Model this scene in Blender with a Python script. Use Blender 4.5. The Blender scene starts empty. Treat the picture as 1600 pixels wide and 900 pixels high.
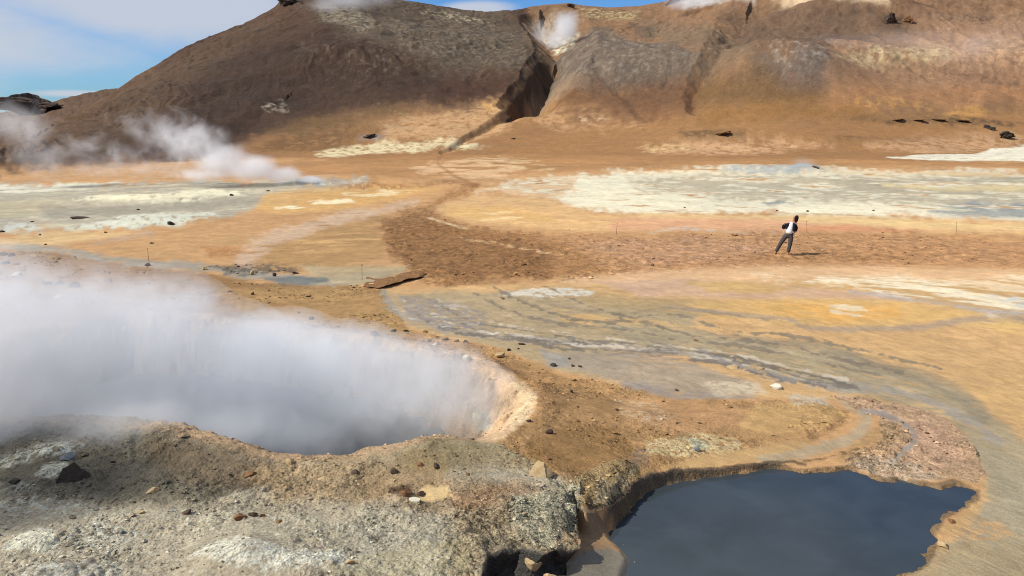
import bpy, bmesh, math, random
import numpy as np
from mathutils import Vector, Matrix, noise as mnoise

random.seed(7)
rng = np.random.default_rng(11)
sc = bpy.context.scene
COL = sc.collection
F32 = np.float32

# ---------------------------------------------------------------- camera
CAM_H = 5.36
FPX = 1155.0                       # focal length for a 1600 px wide frame
PITCH = math.atan(260.0 / FPX)
cp, sp = math.cos(PITCH), math.sin(PITCH)
cam_d = bpy.data.cameras.new('camera')
cam = bpy.data.objects.new('camera', cam_d)
COL.objects.link(cam)
cam.location = (0, 0, CAM_H)
cam.rotation_euler = (math.pi / 2 - PITCH, 0, 0)
cam_d.sensor_width = 36
cam_d.lens = 36 * FPX / 1600
cam_d.clip_start = 0.1
cam_d.clip_end = 20000
sc.camera = cam


def ray(px, py):
    """direction through a survey sight (1600x900 sighting grid)"""
    x = (np.asarray(px, float) - 800) / FPX
    y = -(np.asarray(py, float) - 450) / FPX
    return np.stack([x, cp + y * sp, -sp + y * cp], -1)


def plane_pt(px, py, z):
    d = ray(px, py)
    t = (np.asarray(z, float) - CAM_H) / d[..., 2]
    return np.stack([d[..., 0] * t, d[..., 1] * t], -1)


# ---------------------------------------------------------------- numpy noise
_perm = np.concatenate([rng.permutation(256)] * 3).astype(np.int32)
_ang = rng.random(256) * 2 * np.pi
_gx, _gy = np.cos(_ang).astype(F32), np.sin(_ang).astype(F32)


def perlin(x, y):
    x = np.asarray(x, F32); y = np.asarray(y, F32)
    xi = np.floor(x); yi = np.floor(y)
    fx = x - xi; fy = y - yi
    X = xi.astype(np.int32) & 255; Y = yi.astype(np.int32) & 255
    u = fx * fx * fx * (fx * (fx * 6 - 15) + 10)
    v = fy * fy * fy * (fy * (fy * 6 - 15) + 10)
    a = _perm[X]; b = _perm[X + 1]
    h00 = _perm[a + Y]; h01 = _perm[a + Y + 1]; h10 = _perm[b + Y]; h11 = _perm[b + Y + 1]
    n00 = _gx[h00] * fx + _gy[h00] * fy
    n10 = _gx[h10] * (fx - 1) + _gy[h10] * fy
    n01 = _gx[h01] * fx + _gy[h01] * (fy - 1)
    n11 = _gx[h11] * (fx - 1) + _gy[h11] * (fy - 1)
    r = n00 + u * (n10 - n00)
    s = n01 + u * (n11 - n01)
    return (r + v * (s - r)) * F32(1.5)


def fbm(x, y, oct=4, gain=0.5, seed=0.0):
    r = 0; a = 1.0; s = 0.0
    for i in range(oct):
        r = r + a * perlin(x * 2.03 ** i + seed + 17.3 * i, y * 2.03 ** i + seed * 1.7 - 9.1 * i)
        s += a; a *= gain
    return r / s * 1.5


def ridged(x, y, oct=4, gain=0.5, seed=0.0):
    r = 0; a = 1.0; s = 0.0
    for i in range(oct):
        r = r + a * (1 - 2 * np.abs(perlin(x * 2.1 ** i + seed + 7.7 * i, y * 2.1 ** i + seed * 1.3 + 3.1 * i)))
        s += a; a *= gain
    return r / s


_jx, _jy = rng.random(256).astype(F32), rng.random(256).astype(F32)


def cells(x, y):
    """distance to the nearest scattered point"""
    x = np.asarray(x, F32); y = np.asarray(y, F32)
    xi = np.floor(x).astype(np.int32); yi = np.floor(y).astype(np.int32)
    best = np.full(x.shape, 9, F32)
    for a in (-1, 0, 1):
        for b in (-1, 0, 1):
            h = _perm[_perm[(xi + a) & 255] + ((yi + b) & 255)]
            best = np.minimum(best, (xi + a + _jx[h] - x) ** 2 + (yi + b + _jy[h] - y) ** 2)
    return np.sqrt(best)


def sstep(a, b, x):
    t = np.clip((x - a) / (b - a), 0, 1)
    return t * t * (3 - 2 * t)


def sd_poly(P, x, y):
    """signed distance, positive inside"""
    P = np.asarray(P, F32)
    d = np.full(x.shape, 1e9, F32); ins = np.zeros(x.shape, bool)
    n = len(P)
    for i in range(n):
        ax, ay = P[i]; bx, by = P[(i + 1) % n]
        ex, ey = bx - ax, by - ay
        wx, wy = x - ax, y - ay
        t = np.clip((wx * ex + wy * ey) / (ex * ex + ey * ey + 1e-9), 0, 1)
        d = np.minimum(d, (wx - ex * t) ** 2 + (wy - ey * t) ** 2)
        if ay != by:
            c = ((ay > y) != (by > y)) & (x < ex * (y - ay) / (by - ay) + ax)
            ins ^= c
    d = np.sqrt(d)
    return np.where(ins, d, -d)


def d_line(P, x, y):
    """distance to a polyline and the fraction along it"""
    P = np.asarray(P, F32)
    L = np.concatenate([[0], np.cumsum(np.hypot(*(P[1:] - P[:-1]).T))]); T = L[-1]
    d = np.full(x.shape, 1e9, F32); s = np.zeros(x.shape, F32); side = np.zeros(x.shape, F32)
    for i in range(len(P) - 1):
        ax, ay = P[i]; ex, ey = P[i + 1] - P[i]
        wx, wy = x - ax, y - ay
        l2 = ex * ex + ey * ey + 1e-9
        t = np.clip((wx * ex + wy * ey) / l2, 0, 1)
        dd = np.sqrt((wx - ex * t) ** 2 + (wy - ey * t) ** 2)
        k = dd < d
        d = np.where(k, dd, d); s = np.where(k, (L[i] + t * math.sqrt(l2)) / T, s)
        side = np.where(k, np.sign(ex * wy - ey * wx), side)
    return d, s, side


def spline(pts, n=6):
    """Catmull-Rom densified polyline"""
    P = np.asarray(pts, float); P = np.vstack([2 * P[0] - P[1], P, 2 * P[-1] - P[-2]])
    out = []
    for i in range(1, len(P) - 2):
        for k in range(n):
            t = k / n
            out.append(0.5 * ((2 * P[i]) + (P[i + 1] - P[i - 1]) * t + (2 * P[i - 1] - 5 * P[i] + 4 * P[i + 1] - P[i + 2]) * t * t
                              + (3 * P[i] - P[i - 1] - 3 * P[i + 1] + P[i + 2]) * t ** 3))
    out.append(P[-2])
    return np.array(out)


# ---------------------------------------------------------------- terrain form
def az_of(px, py):
    d = ray(px, py)
    return np.arctan2(d[..., 0], d[..., 1]), d[..., 2] / np.hypot(d[..., 0], d[..., 1])


_sil = np.array([(-900, 330), (-300, 300), (-100, 283), (0, 252), (50, 226), (100, 196), (150, 163), (188, 138), (215, 120), (250, 99), (262, 92), (290, 76),
                 (320, 60), (350, 49), (380, 41), (410, 24), (430, 11), (440, 0), (452, -10), (520, -14), (575, -10), (610, -1), (650, 5), (690, 10), (720, 15),
                 (760, 19), (800, 18), (840, 10), (890, 6), (905, 9), (950, 13), (1000, 11), (1040, 3), (1052, -6), (1100, -22), (1200, -40),
                 (1600, -60), (1900, -40), (2600, 60)], float)
_sa, _se = az_of(_sil[:, 0], _sil[:, 1])
_foot = np.array([(-900, 330), (-300, 292), (0, 268), (200, 262), (330, 248), (420, 241), (560, 239), (700, 243), (900, 238), (1100, 243), (1300, 243),
                  (1600, 235), (1900, 232), (2600, 232)], float)
_fp = plane_pt(_foot[:, 0], _foot[:, 1], 0.0)
_fa, _fr = np.arctan2(_fp[:, 0], _fp[:, 1]), np.hypot(_fp[:, 0], _fp[:, 1])
_rr = np.array([(-900, 60), (-300, 78), (0, 102), (50, 150), (100, 205), (188, 285), (300, 320), (440, 335), (700, 345), (800, 362), (1000, 370), (1100, 350), (1600, 360), (2600, 360)], float)
_ra = az_of(_rr[:, 0], np.full(len(_rr), 150.))[0]
_far = np.array([(-900, 205), (-300, 196), (-100, 186), (0, 178), (60, 168), (100, 156), (140, 146), (188, 139), (240, 142), (400, 160), (700, 180)], float)
_fra, _fre = az_of(_far[:, 0], _far[:, 1])

# pool basin, each corner with the height of the edge it marks
_basin = [(718, 990, .52), (736, 900, .52), (752, 853, .52), (800, 840, .52), (828, 850, .52), (858, 832, .52), (893, 812, .64), (885, 785, .52), (876, 752, .5),
          (890, 760, .46), (899, 778, .42), (903, 797, .32), (915, 806, .28), (930, 797, .26), (952, 790, .26), (962, 782, .26), (975, 770, .25), (985, 757, .24),
          (1003, 748, .15), (1050, 738, .09), (1100, 735, .06), (1150, 730, .04), (1200, 724, .03), (1222, 722, .06), (1255, 728, .05), (1300, 727, .03), (1330, 726, .0), (1345, 736, 0), (1380, 745, 0),
          (1405, 746, 0), (1440, 752, 0), (1465, 755, 0), (1490, 748, 0), (1530, 764, 0), (1528, 782, 0), (1500, 797, 0), (1475, 812, 0), (1463, 832, 0), (1465, 855, 0), (1450, 882, 0), (1430, 893, 0),
          (1395, 905, 0), (1365, 990, 0)]
BASIN = plane_pt(*np.array(_basin).T)
SHELF = plane_pt([900, 922, 940, 953, 949, 955, 975, 986, 975, 930, 830, 700, 700, 800, 870], [800, 797, 793, 800, 820, 848, 868, 885, 925, 1000, 1000, 1000, 830, 830, 825], -.1)
BANK = plane_pt([-500, -200, 0, 150, 330, 470, 600, 720, 800, 880, 960, 1050, 1180, 1280, 1330, 1325, 1290, 1240, 1240, 1100, 1100, -700, -900],
                [500, 470, 450, 452, 470, 488, 505, 530, 552, 590, 604, 624, 626, 626, 642, 660, 690, 712, 740, 760, 1400, 1400, 700], .2)
_cr = [(170, 672), (260, 684), (330, 700), (410, 721), (470, 724), (540, 722), (600, 712), (640, 701), (690, 692), (740, 697), (775, 692), (805, 668), (832, 642), (830, 615), (800, 590), (755, 566),
       (700, 546), (600, 522), (480, 508), (350, 494), (200, 492), (50, 522), (-50, 562), (-80, 620), (30, 662)]
CRATER = plane_pt(*np.array(_cr).T, .45)
WATER_Z = -.045
CRATER_WATER_Z = -.8

_w = lambda px, py, z: plane_pt(px, py, z)
BUMPS = [  # centre, radii, height, irregularity
    (_w(395, 862, .6), (.55, .35), .20), (_w(500, 880, .6), (.5, .25), .08), (_w(85, 742, .6), (.5, .35), .16), (_w(60, 712, .6), (.7, .4), .1), (_w(50, 845, .6), (.42, .25), .10),
    (_w(85, 892, .6), (.5, .3), .12), (_w(665, 775, .6), (.35, .25), -.09), (_w(632, 770, .6), (.18, .15), .09), (_w(385, 806, .6), (.25, .14), .05), (_w(690, 712, .5), (.8, .5), .06),
    (_w(200, 690, .5), (2.2, .9), .18), (_w(985, 735, .3), (.5, .45), .12), (_w(940, 775, .3), (.4, .3), .1), (_w(1085, 695, .2), (.25, .2), .05),
    (_w(1255, 268, 0), (2.2, 2.5), .75), (_w(1150, 262, 0), (9, 6), .35), (_w(285, 312, 0), (9, 3.0), .4), (_w(260, 345, 0), (5, 2.5), .3), (_w(855, 460, 0), (2.0, 1.0), .08),
    (_w(540, 283, 0), (6, 5), .6), (_w(745, 660, .1), (.5, .45), .3), (_w(850, 770, .6), (.5, .35), .08)]


_ga = np.linspace(-3.2, 3.2, 6400)


def _smooth(v, w):
    k = np.exp(-.5 * (np.arange(-4 * w, 4 * w + 1) / w) ** 2); k /= k.sum()
    return np.convolve(np.pad(v, 4 * w, mode='edge'), k, 'valid')


_tab_f = _smooth(np.interp(_ga, _fa, _fr), 45)
_tab_r = _smooth(np.interp(_ga, _ra, _rr[:, 1]), 40)
_tab_e = np.interp(_ga, _sa, _se)
_tab_s = _smooth(_tab_e, 45)
_tab_q = _smooth(np.interp(_ga, _fra, _fre), 6)


def hill_only(x, y):
    az = np.arctan2(x, y); r = np.hypot(x, y)
    rf = np.interp(az, _ga, _tab_f); rr = np.interp(az, _ga, _tab_r)
    rr = np.maximum(rr, rf + 8)
    sh = sstep(.72, 1.0, (r - rf) / (rr - rf))
    te = np.interp(az, _ga, _tab_e) * sh + np.interp(az, _ga, _tab_s) * (1 - sh)
    zr = np.maximum(CAM_H + rr * te, 0)
    t = (r - rf) / (rr - rf)
    tc = np.clip(t, 0, 1)
    # steady skyline profile: never pokes above the sight line to the ridge
    s = tc ** 1.45 * (1 - .22 * tc ** 3) / .78
    z = zr * s
    back = np.clip((r - rr) / (130 + .25 * rr), 0, 1)
    z = np.where(t > 1, zr * (1 - sstep(0, 1, back)), z)
    fre = np.interp(az, _ga, _tab_q)
    zf = np.maximum(CAM_H + 600 * fre, 0)
    zfar = zf * np.where(r < 600, np.clip((r - 330) / 270, 0, 1) ** 1.2, 1 - sstep(600, 1000, r))
    on = ((az > _fra[0]) & (az < _fra[-1]))
    zfar = np.where(on, zfar, 0)
    return np.maximum(z, zfar), tc, t


def march(fn, px, py, n=1500):
    """where sight lines meet the terrain fn(x, y) -> z"""
    px = np.atleast_1d(np.asarray(px, float)); py = np.atleast_1d(np.asarray(py, float))
    d = ray(px, py); h = np.hypot(d[:, 0], d[:, 1])
    rs = np.concatenate([np.geomspace(2.5, 60, n), np.linspace(60, 420, n)[1:], np.linspace(420, 900, n // 5)[1:]])
    R = rs[None, :] / h[:, None]
    X, Y, Z = d[:, :1] * R, d[:, 1:2] * R, CAM_H + d[:, 2:3] * R
    below = Z < fn(X, Y)
    k = np.argmax(below, 1)
    k = np.where(below.any(1), k, len(rs) - 1)
    i = np.arange(len(px))
    return np.stack([X[i, k], Y[i, k]], -1)


_h0 = lambda x, y: hill_only(x, y)[0]
# ravines: sights along the bed, depth and half width at each end
_G = []
for pts, d0, d1, w0, w1 in [
        ([(690, 240), (706, 230), (745, 208), (790, 182), (806, 171)], .35, 1.4, 1.2, 4),
        ([(806, 171), (835, 146), (862, 118), (868, 100), (862, 70), (850, 42), (846, 28)], 5.5, 6.5, 8, 15),
        ([(806, 171), (835, 146), (862, 118)], 3.5, 4, 5, 6),
        ([(1085, 180), (1082, 160), (1100, 135), (1120, 112), (1150, 60), (1165, 25)], .9, 4.2, 2.5, 15),
        ([(1010, 190), (960, 160), (930, 140)], .4, .6, 3, 3),
        ([(330, 235), (390, 195), (440, 160)], .3, 1.0, 4, 8),
        ([(1470, 140), (1400, 100), (1360, 80)], .3, .8, 2, 4),
        ([(1600, 165), (1540, 150), (1500, 170)], .8, .5, 4, 4)]:
    q = spline(pts, 5)
    _G.append((march(_h0, q[:, 0], q[:, 1]), d0, d1, w0, w1))
_HB = []
for px, py, rx, ry, hgt in [(965, 125, 30, 26, 7), (905, 105, 14, 20, 4.5), (1240, 122, 17, 14, 7), (1340, 92, 42, 9, 3.2), (1390, 30, 16, 10, 4), (1280, 22, 30, 8, 3),
                            (600, 95, 30, 24, 3), (730, 75, 30, 18, 2.5), (500, 60, 12, 8, 2.5), (520, 105, 14, 8, 2), (420, 172, 8, 5, 1.0), (950, 180, 16, 9, 1.6),
                            (1120, 213, 16, 5, 1.1), (1450, 190, 40, 5, 1.1), (1380, 165, 20, 6, 1.2), (1500, 155, 16, 8, 2.0), (1570, 215, 10, 4, 1.0), (575, 216, 7, 3, .7), (1380, 226, 60, 4, .6)]:
    c = march(_h0, px, py)[0]
    _HB.append((c, rx, ry, hgt))


def form(x, y):
    """terrain height without the fine relief"""
    x = np.asarray(x, F32); y = np.asarray(y, F32)
    r = np.hypot(x, y)
    zh, tc, t = hill_only(x, y)
    k = sstep(.0, .3, tc)
    zh = zh.astype(F32)
    for P, d0, d1, w0, w1 in _G:
        m = (np.abs(x - P[:, 0].mean()) < 140) & (r > 60) & (r < 460)
        if m.any():
            xx, yy = x[m], y[m]
            wob = .6 * perlin(xx / 6, yy / 6) + .3 * perlin(xx / 2.2, yy / 2.2)
            d, s, side = d_line(P, xx + wob, yy - wob)
            w = w0 + (w1 - w0) * s
            v = np.clip(1 - d / (w * np.where(side > 0, .6, 1.25)), 0, 1)
            zh[m] -= (d0 + (d1 - d0) * s) * v ** .9
    for c, rx, ry, hg in _HB:
        q = ((x - c[0]) / rx) ** 2 + ((y - c[1]) / ry) ** 2
        m = q < 7
        if m.any():
            zh[m] += hg * np.exp(-q[m] * 1.1)
    m = tc > 0
    if m.any():
        xx, yy = x[m], y[m]; km = k[m]; edge = 1 - .75 * sstep(.88, 1.0, t[m]) * (t[m] < 1.15)
        zh[m] += km * edge * (1.1 * fbm(xx / 40, yy / 40, 3, seed=3) + 1.15 * ridged(xx / 19 + .5 * perlin(xx / 9, yy / 9), yy / 19, 3, .5, seed=9) * sstep(.1, .5, tc[m]) + .38 * ridged(xx / 5, yy / 5, 3, .6, seed=15) * sstep(.45, .85, tc[m]) * sstep(-.3, .4, perlin(xx / 30 + 4, yy / 30)) + (.09 + .16 * sstep(.5, .9, tc[m])) * fbm(xx / 3.4, yy / 3.4, 3, .6, seed=5)
                          + .42 * sstep(.12, .45, tc[m]) * ridged(np.arctan2(xx, yy) * 1155 / 17 + .8 * perlin(xx / 14, yy / 14) + .25 * perlin(xx / 4, yy / 4), r[m] / 48 + 5, 3, .55, seed=25) * sstep(-.5, .3, perlin(xx / 40 + 8, yy / 40)))
    z = zh
    near = r < 140
    xx, yy, rn = x[near], y[near], r[near]
    zz = z[near] + .12 * fbm(xx / 14, yy / 14, 2, seed=1) * sstep(12, 30, rn)
    # raised bank between the steaming crater and the pool, and the knoll under the camera
    az = np.arctan2(xx, yy) * 1155 + 800
    top = np.interp(az, [0, 500, 700, 850, 1000, 1150, 1320], [.55, .5, .52, .50, .21, .07, .03])
    c0 = rn < 40
    bd = np.full(xx.shape, -5, F32)
    bd[c0] = sd_poly(BANK, xx[c0] + .25 * perlin(xx[c0] / .9, yy[c0] / .9), yy[c0] + .25 * perlin(xx[c0] / .9 + 9, yy[c0] / .9))
    zz = zz + top * sstep(-.1, np.interp(az, [500, 900, 1200], [2.6, 1.6, .35]), bd)
    zz = zz + 3.0 * (1 - sstep(1.2, 6.2, rn))
    for c, rad, hg in BUMPS:
        q = ((xx - c[0]) / rad[0]) ** 2 + ((yy - c[1]) / rad[1]) ** 2
        b = q < 6
        if b.any():
            q2 = q[b] * (1 + .5 * perlin(xx[b] / rad[0] * 1.7, yy[b] / rad[0] * 1.7))
            zz[b] += hg * np.exp(-q2)
    c1 = rn < 26
    xc, yc, zc = xx[c1], yy[c1], zz[c1]
    wob = .10 * fbm(xc / .45, yc / .45, 3, seed=21)
    cd = sd_poly(CRATER, xc, yc) + 1.6 * wob
    azc_ = az[c1]
    zc = zc + .07 * np.exp(-((cd + .25) / .35) ** 2)
    zc = zc - np.interp(azc_, [700, 780, 850], [1.7, 1.55, 1.0]) * sstep(0, 1.5, cd) * (1 + .25 * wob)
    pd = sd_poly(BASIN, xc, yc) + np.interp(az[c1], [700, 1000, 1060, 1260, 1320, 1360], [.55, .5, .15, .2, .8, 1.1]) * wob
    shd = sd_poly(SHELF, xc, yc)
    azc = az[c1]
    floor_z = WATER_Z - .42 * sstep(0, .5, pd - .02) + 0 * pd
    shelf = WATER_Z - .03 + .10 * sstep(-.04, .12, shd) + .10 * sstep(.1, .7, shd)
    floor_z = np.maximum(floor_z, np.where(shd > -.1, shelf, -9))
    wall = np.interp(azc, [850, 960, 1050, 1250, 1330], [.13, .13, .08, .06, .10])
    sh_w = np.interp(azc, [700, 850, 900, 980, 1060, 1200], [.03, .03, .08, .09, .02, .0])
    zc = zc - sh_w * sstep(-.4, 0, pd) ** 2 * (1 + 1.2 * perlin(xc / .3, yc / .3))
    zc = zc + (floor_z - zc) * sstep(0, 1, np.clip(pd / wall, 0, 1))
    zz[c1] = zc
    # small scarp where the path is undercut
    z[near] = zz
    return z


def ground_z(x, y):
    return float(form(np.array([x]), np.array([y]))[0])


# ---------------------------------------------------------------- map coordinates (bearing, range)
def mapc(x, y):
    r = np.maximum(np.hypot(x, y), 2.5)
    A = np.arctan2(x, y) * 1155
    V = np.where(r < 105, 190 + 6190 / r, 190 + 6190 / 105 - (r - 105) * 1.05)
    return A.astype(F32), V.astype(F32)


def lin(c):
    c = np.asarray(c, float) / 255
    return np.where(c <= .04045, c / 12.92, ((c + .055) / 1.055) ** 2.4) * np.array([.97, 1.005, .955])


GAIN = .80

# grid: bearings by ranges, finer where the ground is looked at
az_f = np.linspace(-math.radians(41), math.radians(41), 1190)
side = np.concatenate([np.radians(np.linspace(41.4, 60, 45)), np.radians(np.linspace(62, 180, 50))])
azs = np.concatenate([-side[::-1], az_f, side[:-1]])
V_near = np.concatenate([np.arange(1420, 900, -1.5), np.arange(900, 249.5, -1.1)])
r_near = 6190 / (V_near - 190)
rs = np.concatenate([np.linspace(.05, r_near[0] * .985, 30), r_near, np.arange(105.5, 420, .95), np.geomspace(424, 4200, 70)])
NA, NR = len(azs), len(rs)
RR, AA = np.meshgrid(rs.astype(F32), azs.astype(F32), indexing='ij')
X = (RR * np.sin(AA)).ravel(); Y = (RR * np.cos(AA)).ravel(); R = RR.ravel()
Z = form(X, Y)
A, V = mapc(X, Y)
sp_az = np.gradient(azs).astype(F32); sp_r = np.gradient(rs).astype(F32)
SPC = np.maximum(R * np.tile(sp_az, NR), np.repeat(sp_r, NA) * .6)

w1 = fbm(A / 60, V / 22, 4, seed=31); w2 = fbm(A / 13, V / 6, 3, seed=37)
b_str = fbm(A / 80, V / 5.0, 4, .6, seed=41); b_fin = fbm(A / 12, V / 4.0, 4, .6, seed=47)
wn1 = fbm(X / 2.2, Y / 2.2, 4, seed=51)
wn2 = fbm(X / .22, Y / .22, 3, .6, seed=57) * sstep(.35, .1, SPC)
wn3 = fbm(X / 14, Y / 14, 4, seed=61)

spk = fbm(X / 1.7, Y / 1.7, 4, .65, seed=121)
HZ, TC, TT = hill_only(X, Y)
C = np.tile((lin((201, 150, 96)) * GAIN).astype(F32), (len(X), 1))
ROUGH = np.full(len(X), .18, F32); WET = np.zeros(len(X), F32)
REG = {}
LAYERS = []


def P(pts, col, soft=4, warp=6, op=1, brk=None, bk='fin', rough=None, wet=None, reg=None, sm=True):
    LAYERS.append(('p', pts, col, soft, warp, op, brk, bk, rough, wet, reg, None, sm))


def L(pts, w, col, soft=3, warp=4, op=1, brk=None, bk='fin', rough=None, wet=None, reg=None):
    LAYERS.append(('l', pts, col, soft, warp, op, brk, bk, rough, wet, reg, w, True))


exec_layers = True
# ---- hills -------------------------------------------------------------
P([(-600, 300), (-300, 285), (0, 262), (200, 258), (330, 246), (470, 238), (700, 242), (900, 236), (1300, 240), (1650, 232), (2400, 232), (2400, -300), (-600, -300)], (138, 101, 70), 6, 6, rough=.5)
P([(-400, 300), (0, 262), (120, 250), (250, 246), (330, 240), (430, 212), (560, 178), (640, 168), (700, 172), (790, 168), (850, 110), (830, 60), (800, -100), (-400, -100)], (86, 62, 46), 9, 14, rough=.65)  # brown tephra, albedo lowered to hold the cloud shadow on the hill
P([(0, 262), (120, 248), (200, 205), (230, 170), (250, 120), (185, 130), (80, 150), (-100, 180), (-200, 300)], (106, 78, 54), 12, 10, .8)
P([(120, 200), (190, 140), (300, 75), (420, 20), (440, 40), (400, 90), (330, 130), (260, 190), (200, 235), (140, 245)], (92, 71, 53), 14, 10, .6)
P([(300, 120), (400, 60), (520, 50), (640, 70), (700, 120), (620, 160), (500, 165), (420, 190), (330, 200), (280, 170)], (64, 48, 38), 22, 16, .75)  # deepest part of the painted cloud shadow, over dark soil
P([(440, 0), (520, -20), (640, 0), (790, 20), (830, 60), (850, 100), (780, 115), (690, 110), (600, 70), (520, 40)], (98, 82, 66), 14, 14, .8)  # upper hill, own grey brown darkened for the cloud shadow
P([(490, 10), (560, 15), (590, 40), (570, 50), (510, 35)], (145, 132, 110), 8, 10, .8, .0)
P([(600, 30), (760, 30), (840, 80), (820, 110), (700, 100), (620, 70)], (130, 114, 95), 10, 12, .6, .15)
P([(660, 20), (720, 20), (760, 32), (700, 35)], (185, 165, 130), 6, 8, .7, .15)
P([(450, 60), (640, 60), (700, 110), (600, 130), (470, 120)], (118, 100, 84), 10, 12, .5, .3)
L([(440, 72), (500, 62), (540, 66)], 3, (70, 52, 42), 5, 6, .7, -.1)
L([(462, 112), (500, 104), (530, 92)], 5, (70, 50, 40), 6, 8, .8, -.1)
P([(690, 125), (800, 125), (800, 150), (770, 165), (690, 160)], (80, 54, 41), 12, 8, .8)
P([(410, 165), (440, 160), (450, 172), (420, 178)], (170, 155, 135), 3, 5, .8, .1)
# orange aprons at the hill foot
P([(330, 246), (400, 218), (480, 196), (560, 180), (660, 172), (730, 178), (800, 172), (850, 160), (960, 168), (1090, 165), (1300, 170), (1400, 175), (1700, 165), (2300, 165), (2300, 258), (1000, 252), (500, 252)], (164, 116, 68), 10, 10, rough=.25)
P([(360, 232), (480, 205), (600, 190), (640, 205), (560, 222), (430, 240)], (118, 84, 50), 8, 10, .8, -.3, 'str')
P([(420, 205), (500, 185), (600, 168), (640, 178), (560, 195), (470, 212)], (108, 82, 52), 10, 10, .85)
P([(590, 196), (700, 176), (800, 176), (800, 200), (700, 225), (600, 215)], (205, 158, 108), 8, 10, .8, -.25, 'str')
P([(755, 163), (800, 163), (808, 172), (760, 174)], (214, 160, 85), 3, 4, .8, -.1)
P([(560, 196), (640, 182), (690, 190), (600, 206)], (170, 140, 110), 5, 8, .6, .1, 'str')
P([(780, 190), (880, 165), (1000, 175), (1010, 200), (880, 205)], (205, 155, 105), 6, 10, .7, .0, 'str')
P([(890, 185), (960, 165), (1020, 172), (1015, 190), (950, 197)], (142, 100, 66), 7, 8, .8)
P([(905, 187), (930, 180), (960, 186), (940, 190)], (220, 185, 140), 2, 4, .8, .1)
P([(560, 228), (590, 223), (720, 222), (770, 229), (700, 236), (600, 240), (500, 246), (490, 240)], (226, 203, 155), 3, 7, .95, -.25)
P([(570, 210), (600, 212), (590, 220), (555, 219)], (150, 130, 118), 3, 4, .8)
P([(1000, 228), (1100, 215), (1220, 222), (1300, 228), (1180, 240), (1030, 241)], (216, 165, 118), 6, 8, .8, -.15, 'str')
P([(1010, 232), (1060, 228), (1080, 234), (1020, 238)], (230, 195, 130), 4, 5, .8, -.1)
P([(1060, 207), (1110, 203), (1165, 207), (1160, 216), (1070, 217)], (110, 82, 48), 4, 5, .9, -.2)
# ravine walls and grey noses
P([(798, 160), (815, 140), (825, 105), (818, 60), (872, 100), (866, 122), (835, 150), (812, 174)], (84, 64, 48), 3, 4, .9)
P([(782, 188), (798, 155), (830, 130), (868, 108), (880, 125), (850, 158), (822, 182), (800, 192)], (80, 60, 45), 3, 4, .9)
P([(812, 58), (830, 56), (872, 95), (866, 104), (838, 84)], (120, 96, 68), 3, 4, .6)
P([(820, 42), (860, 20), (905, 30), (900, 60), (870, 82), (850, 70)], (176, 156, 130), 8, 8, .7, -.2)
P([(850, 66), (905, 55), (895, 78), (868, 86)], (215, 205, 175), 4, 6, .8, .0)
P([(868, 112), (880, 85), (915, 52), (960, 50), (1060, 72), (1115, 112), (1090, 128), (990, 136), (920, 150), (850, 158), (835, 165)], (108, 92, 79), 8, 12, .9, rough=.6)
P([(868, 112), (915, 52), (960, 50), (1060, 72), (1110, 110), (960, 130), (860, 150)], (144, 126, 106), 6, 8, .7, .22)
P([(820, 168), (870, 130), (920, 138), (860, 165)], (150, 122, 95), 5, 6, .8)
P([(880, 148), (1000, 138), (1090, 130), (1095, 180), (980, 182), (860, 176)], (112, 76, 50), 9, 8, .8)
P([(905, 12), (1000, 15), (1000, 30), (920, 28)], (190, 172, 120), 6, 8, .7, .1)
P([(1000, 30), (1110, 40), (1180, 60), (1180, 105), (1110, 105), (1040, 70)], (124, 100, 76), 12, 12, .8)
P([(985, 35), (1020, 40), (1020, 60), (990, 55)], (100, 82, 66), 6, 6, .7)
P([(1130, 20), (1200, 20), (1420, 15), (1420, 55), (1350, 75), (1180, 100), (1150, 70)], (108, 83, 64), 14, 12, .85)
P([(1180, 90), (1240, 80), (1340, 75), (1350, 100), (1310, 125), (1255, 138), (1215, 130)], (118, 101, 88), 8, 12, .85, rough=.6)
P([(1195, 70), (1340, 70), (1340, 115), (1220, 130)], (176, 158, 140), 6, 10, .6, .2, 'fin')
P([(1210, 115), (1300, 115), (1280, 138), (1225, 136)], (112, 86, 74), 8, 8, .6)
P([(1090, 115), (1140, 115), (1210, 118), (1235, 140), (1290, 150), (1260, 165), (1170, 172), (1095, 175), (1085, 160)], (116, 84, 46), 12, 10, .75)
P([(1090, 175), (1250, 165), (1340, 155), (1350, 185), (1100, 200)], (150, 104, 52), 9, 8, .8)
P([(1300, 60), (1480, 50), (1700, 40), (2300, 40), (2300, 160), (1450, 160), (1290, 135), (1290, 110)], (160, 118, 84), 12, 14, .85)
P([(1440, 70), (1600, 65), (1900, 60), (1900, 100), (1480, 110)], (200, 156, 118), 10, 12, .7, -.3)
P([(1300, 82), (1400, 75), (1490, 76), (1480, 90), (1400, 98), (1320, 95)], (196, 170, 125), 5, 7, .85, -.1)
P([(1460, 110), (1620, 100), (1900, 100), (1900, 160), (1500, 150)], (150, 108, 76), 10, 12, .7)
P([(1300, 135), (1450, 135), (1620, 145), (1620, 165), (1300, 160)], (170, 118, 72), 8, 8, .7)
P([(1340, 158), (1390, 155), (1460, 162), (1455, 172), (1350, 166)], (206, 146, 66), 5, 8, .55, -.1)
P([(1475, 178), (1500, 170), (1540, 172), (1530, 182), (1480, 184)], (206, 148, 66), 4, 6, .6, -.3)
P([(1260, 10), (1350, 8), (1440, 15), (1480, 25), (1560, 25), (1530, 38), (1430, 26), (1300, 25)], (92, 70, 54), 5, 8, .85, -.2)
P([(1370, 25), (1410, 22), (1430, 35), (1390, 42)], (70, 52, 40), 3, 4, .9, -.2)
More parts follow.
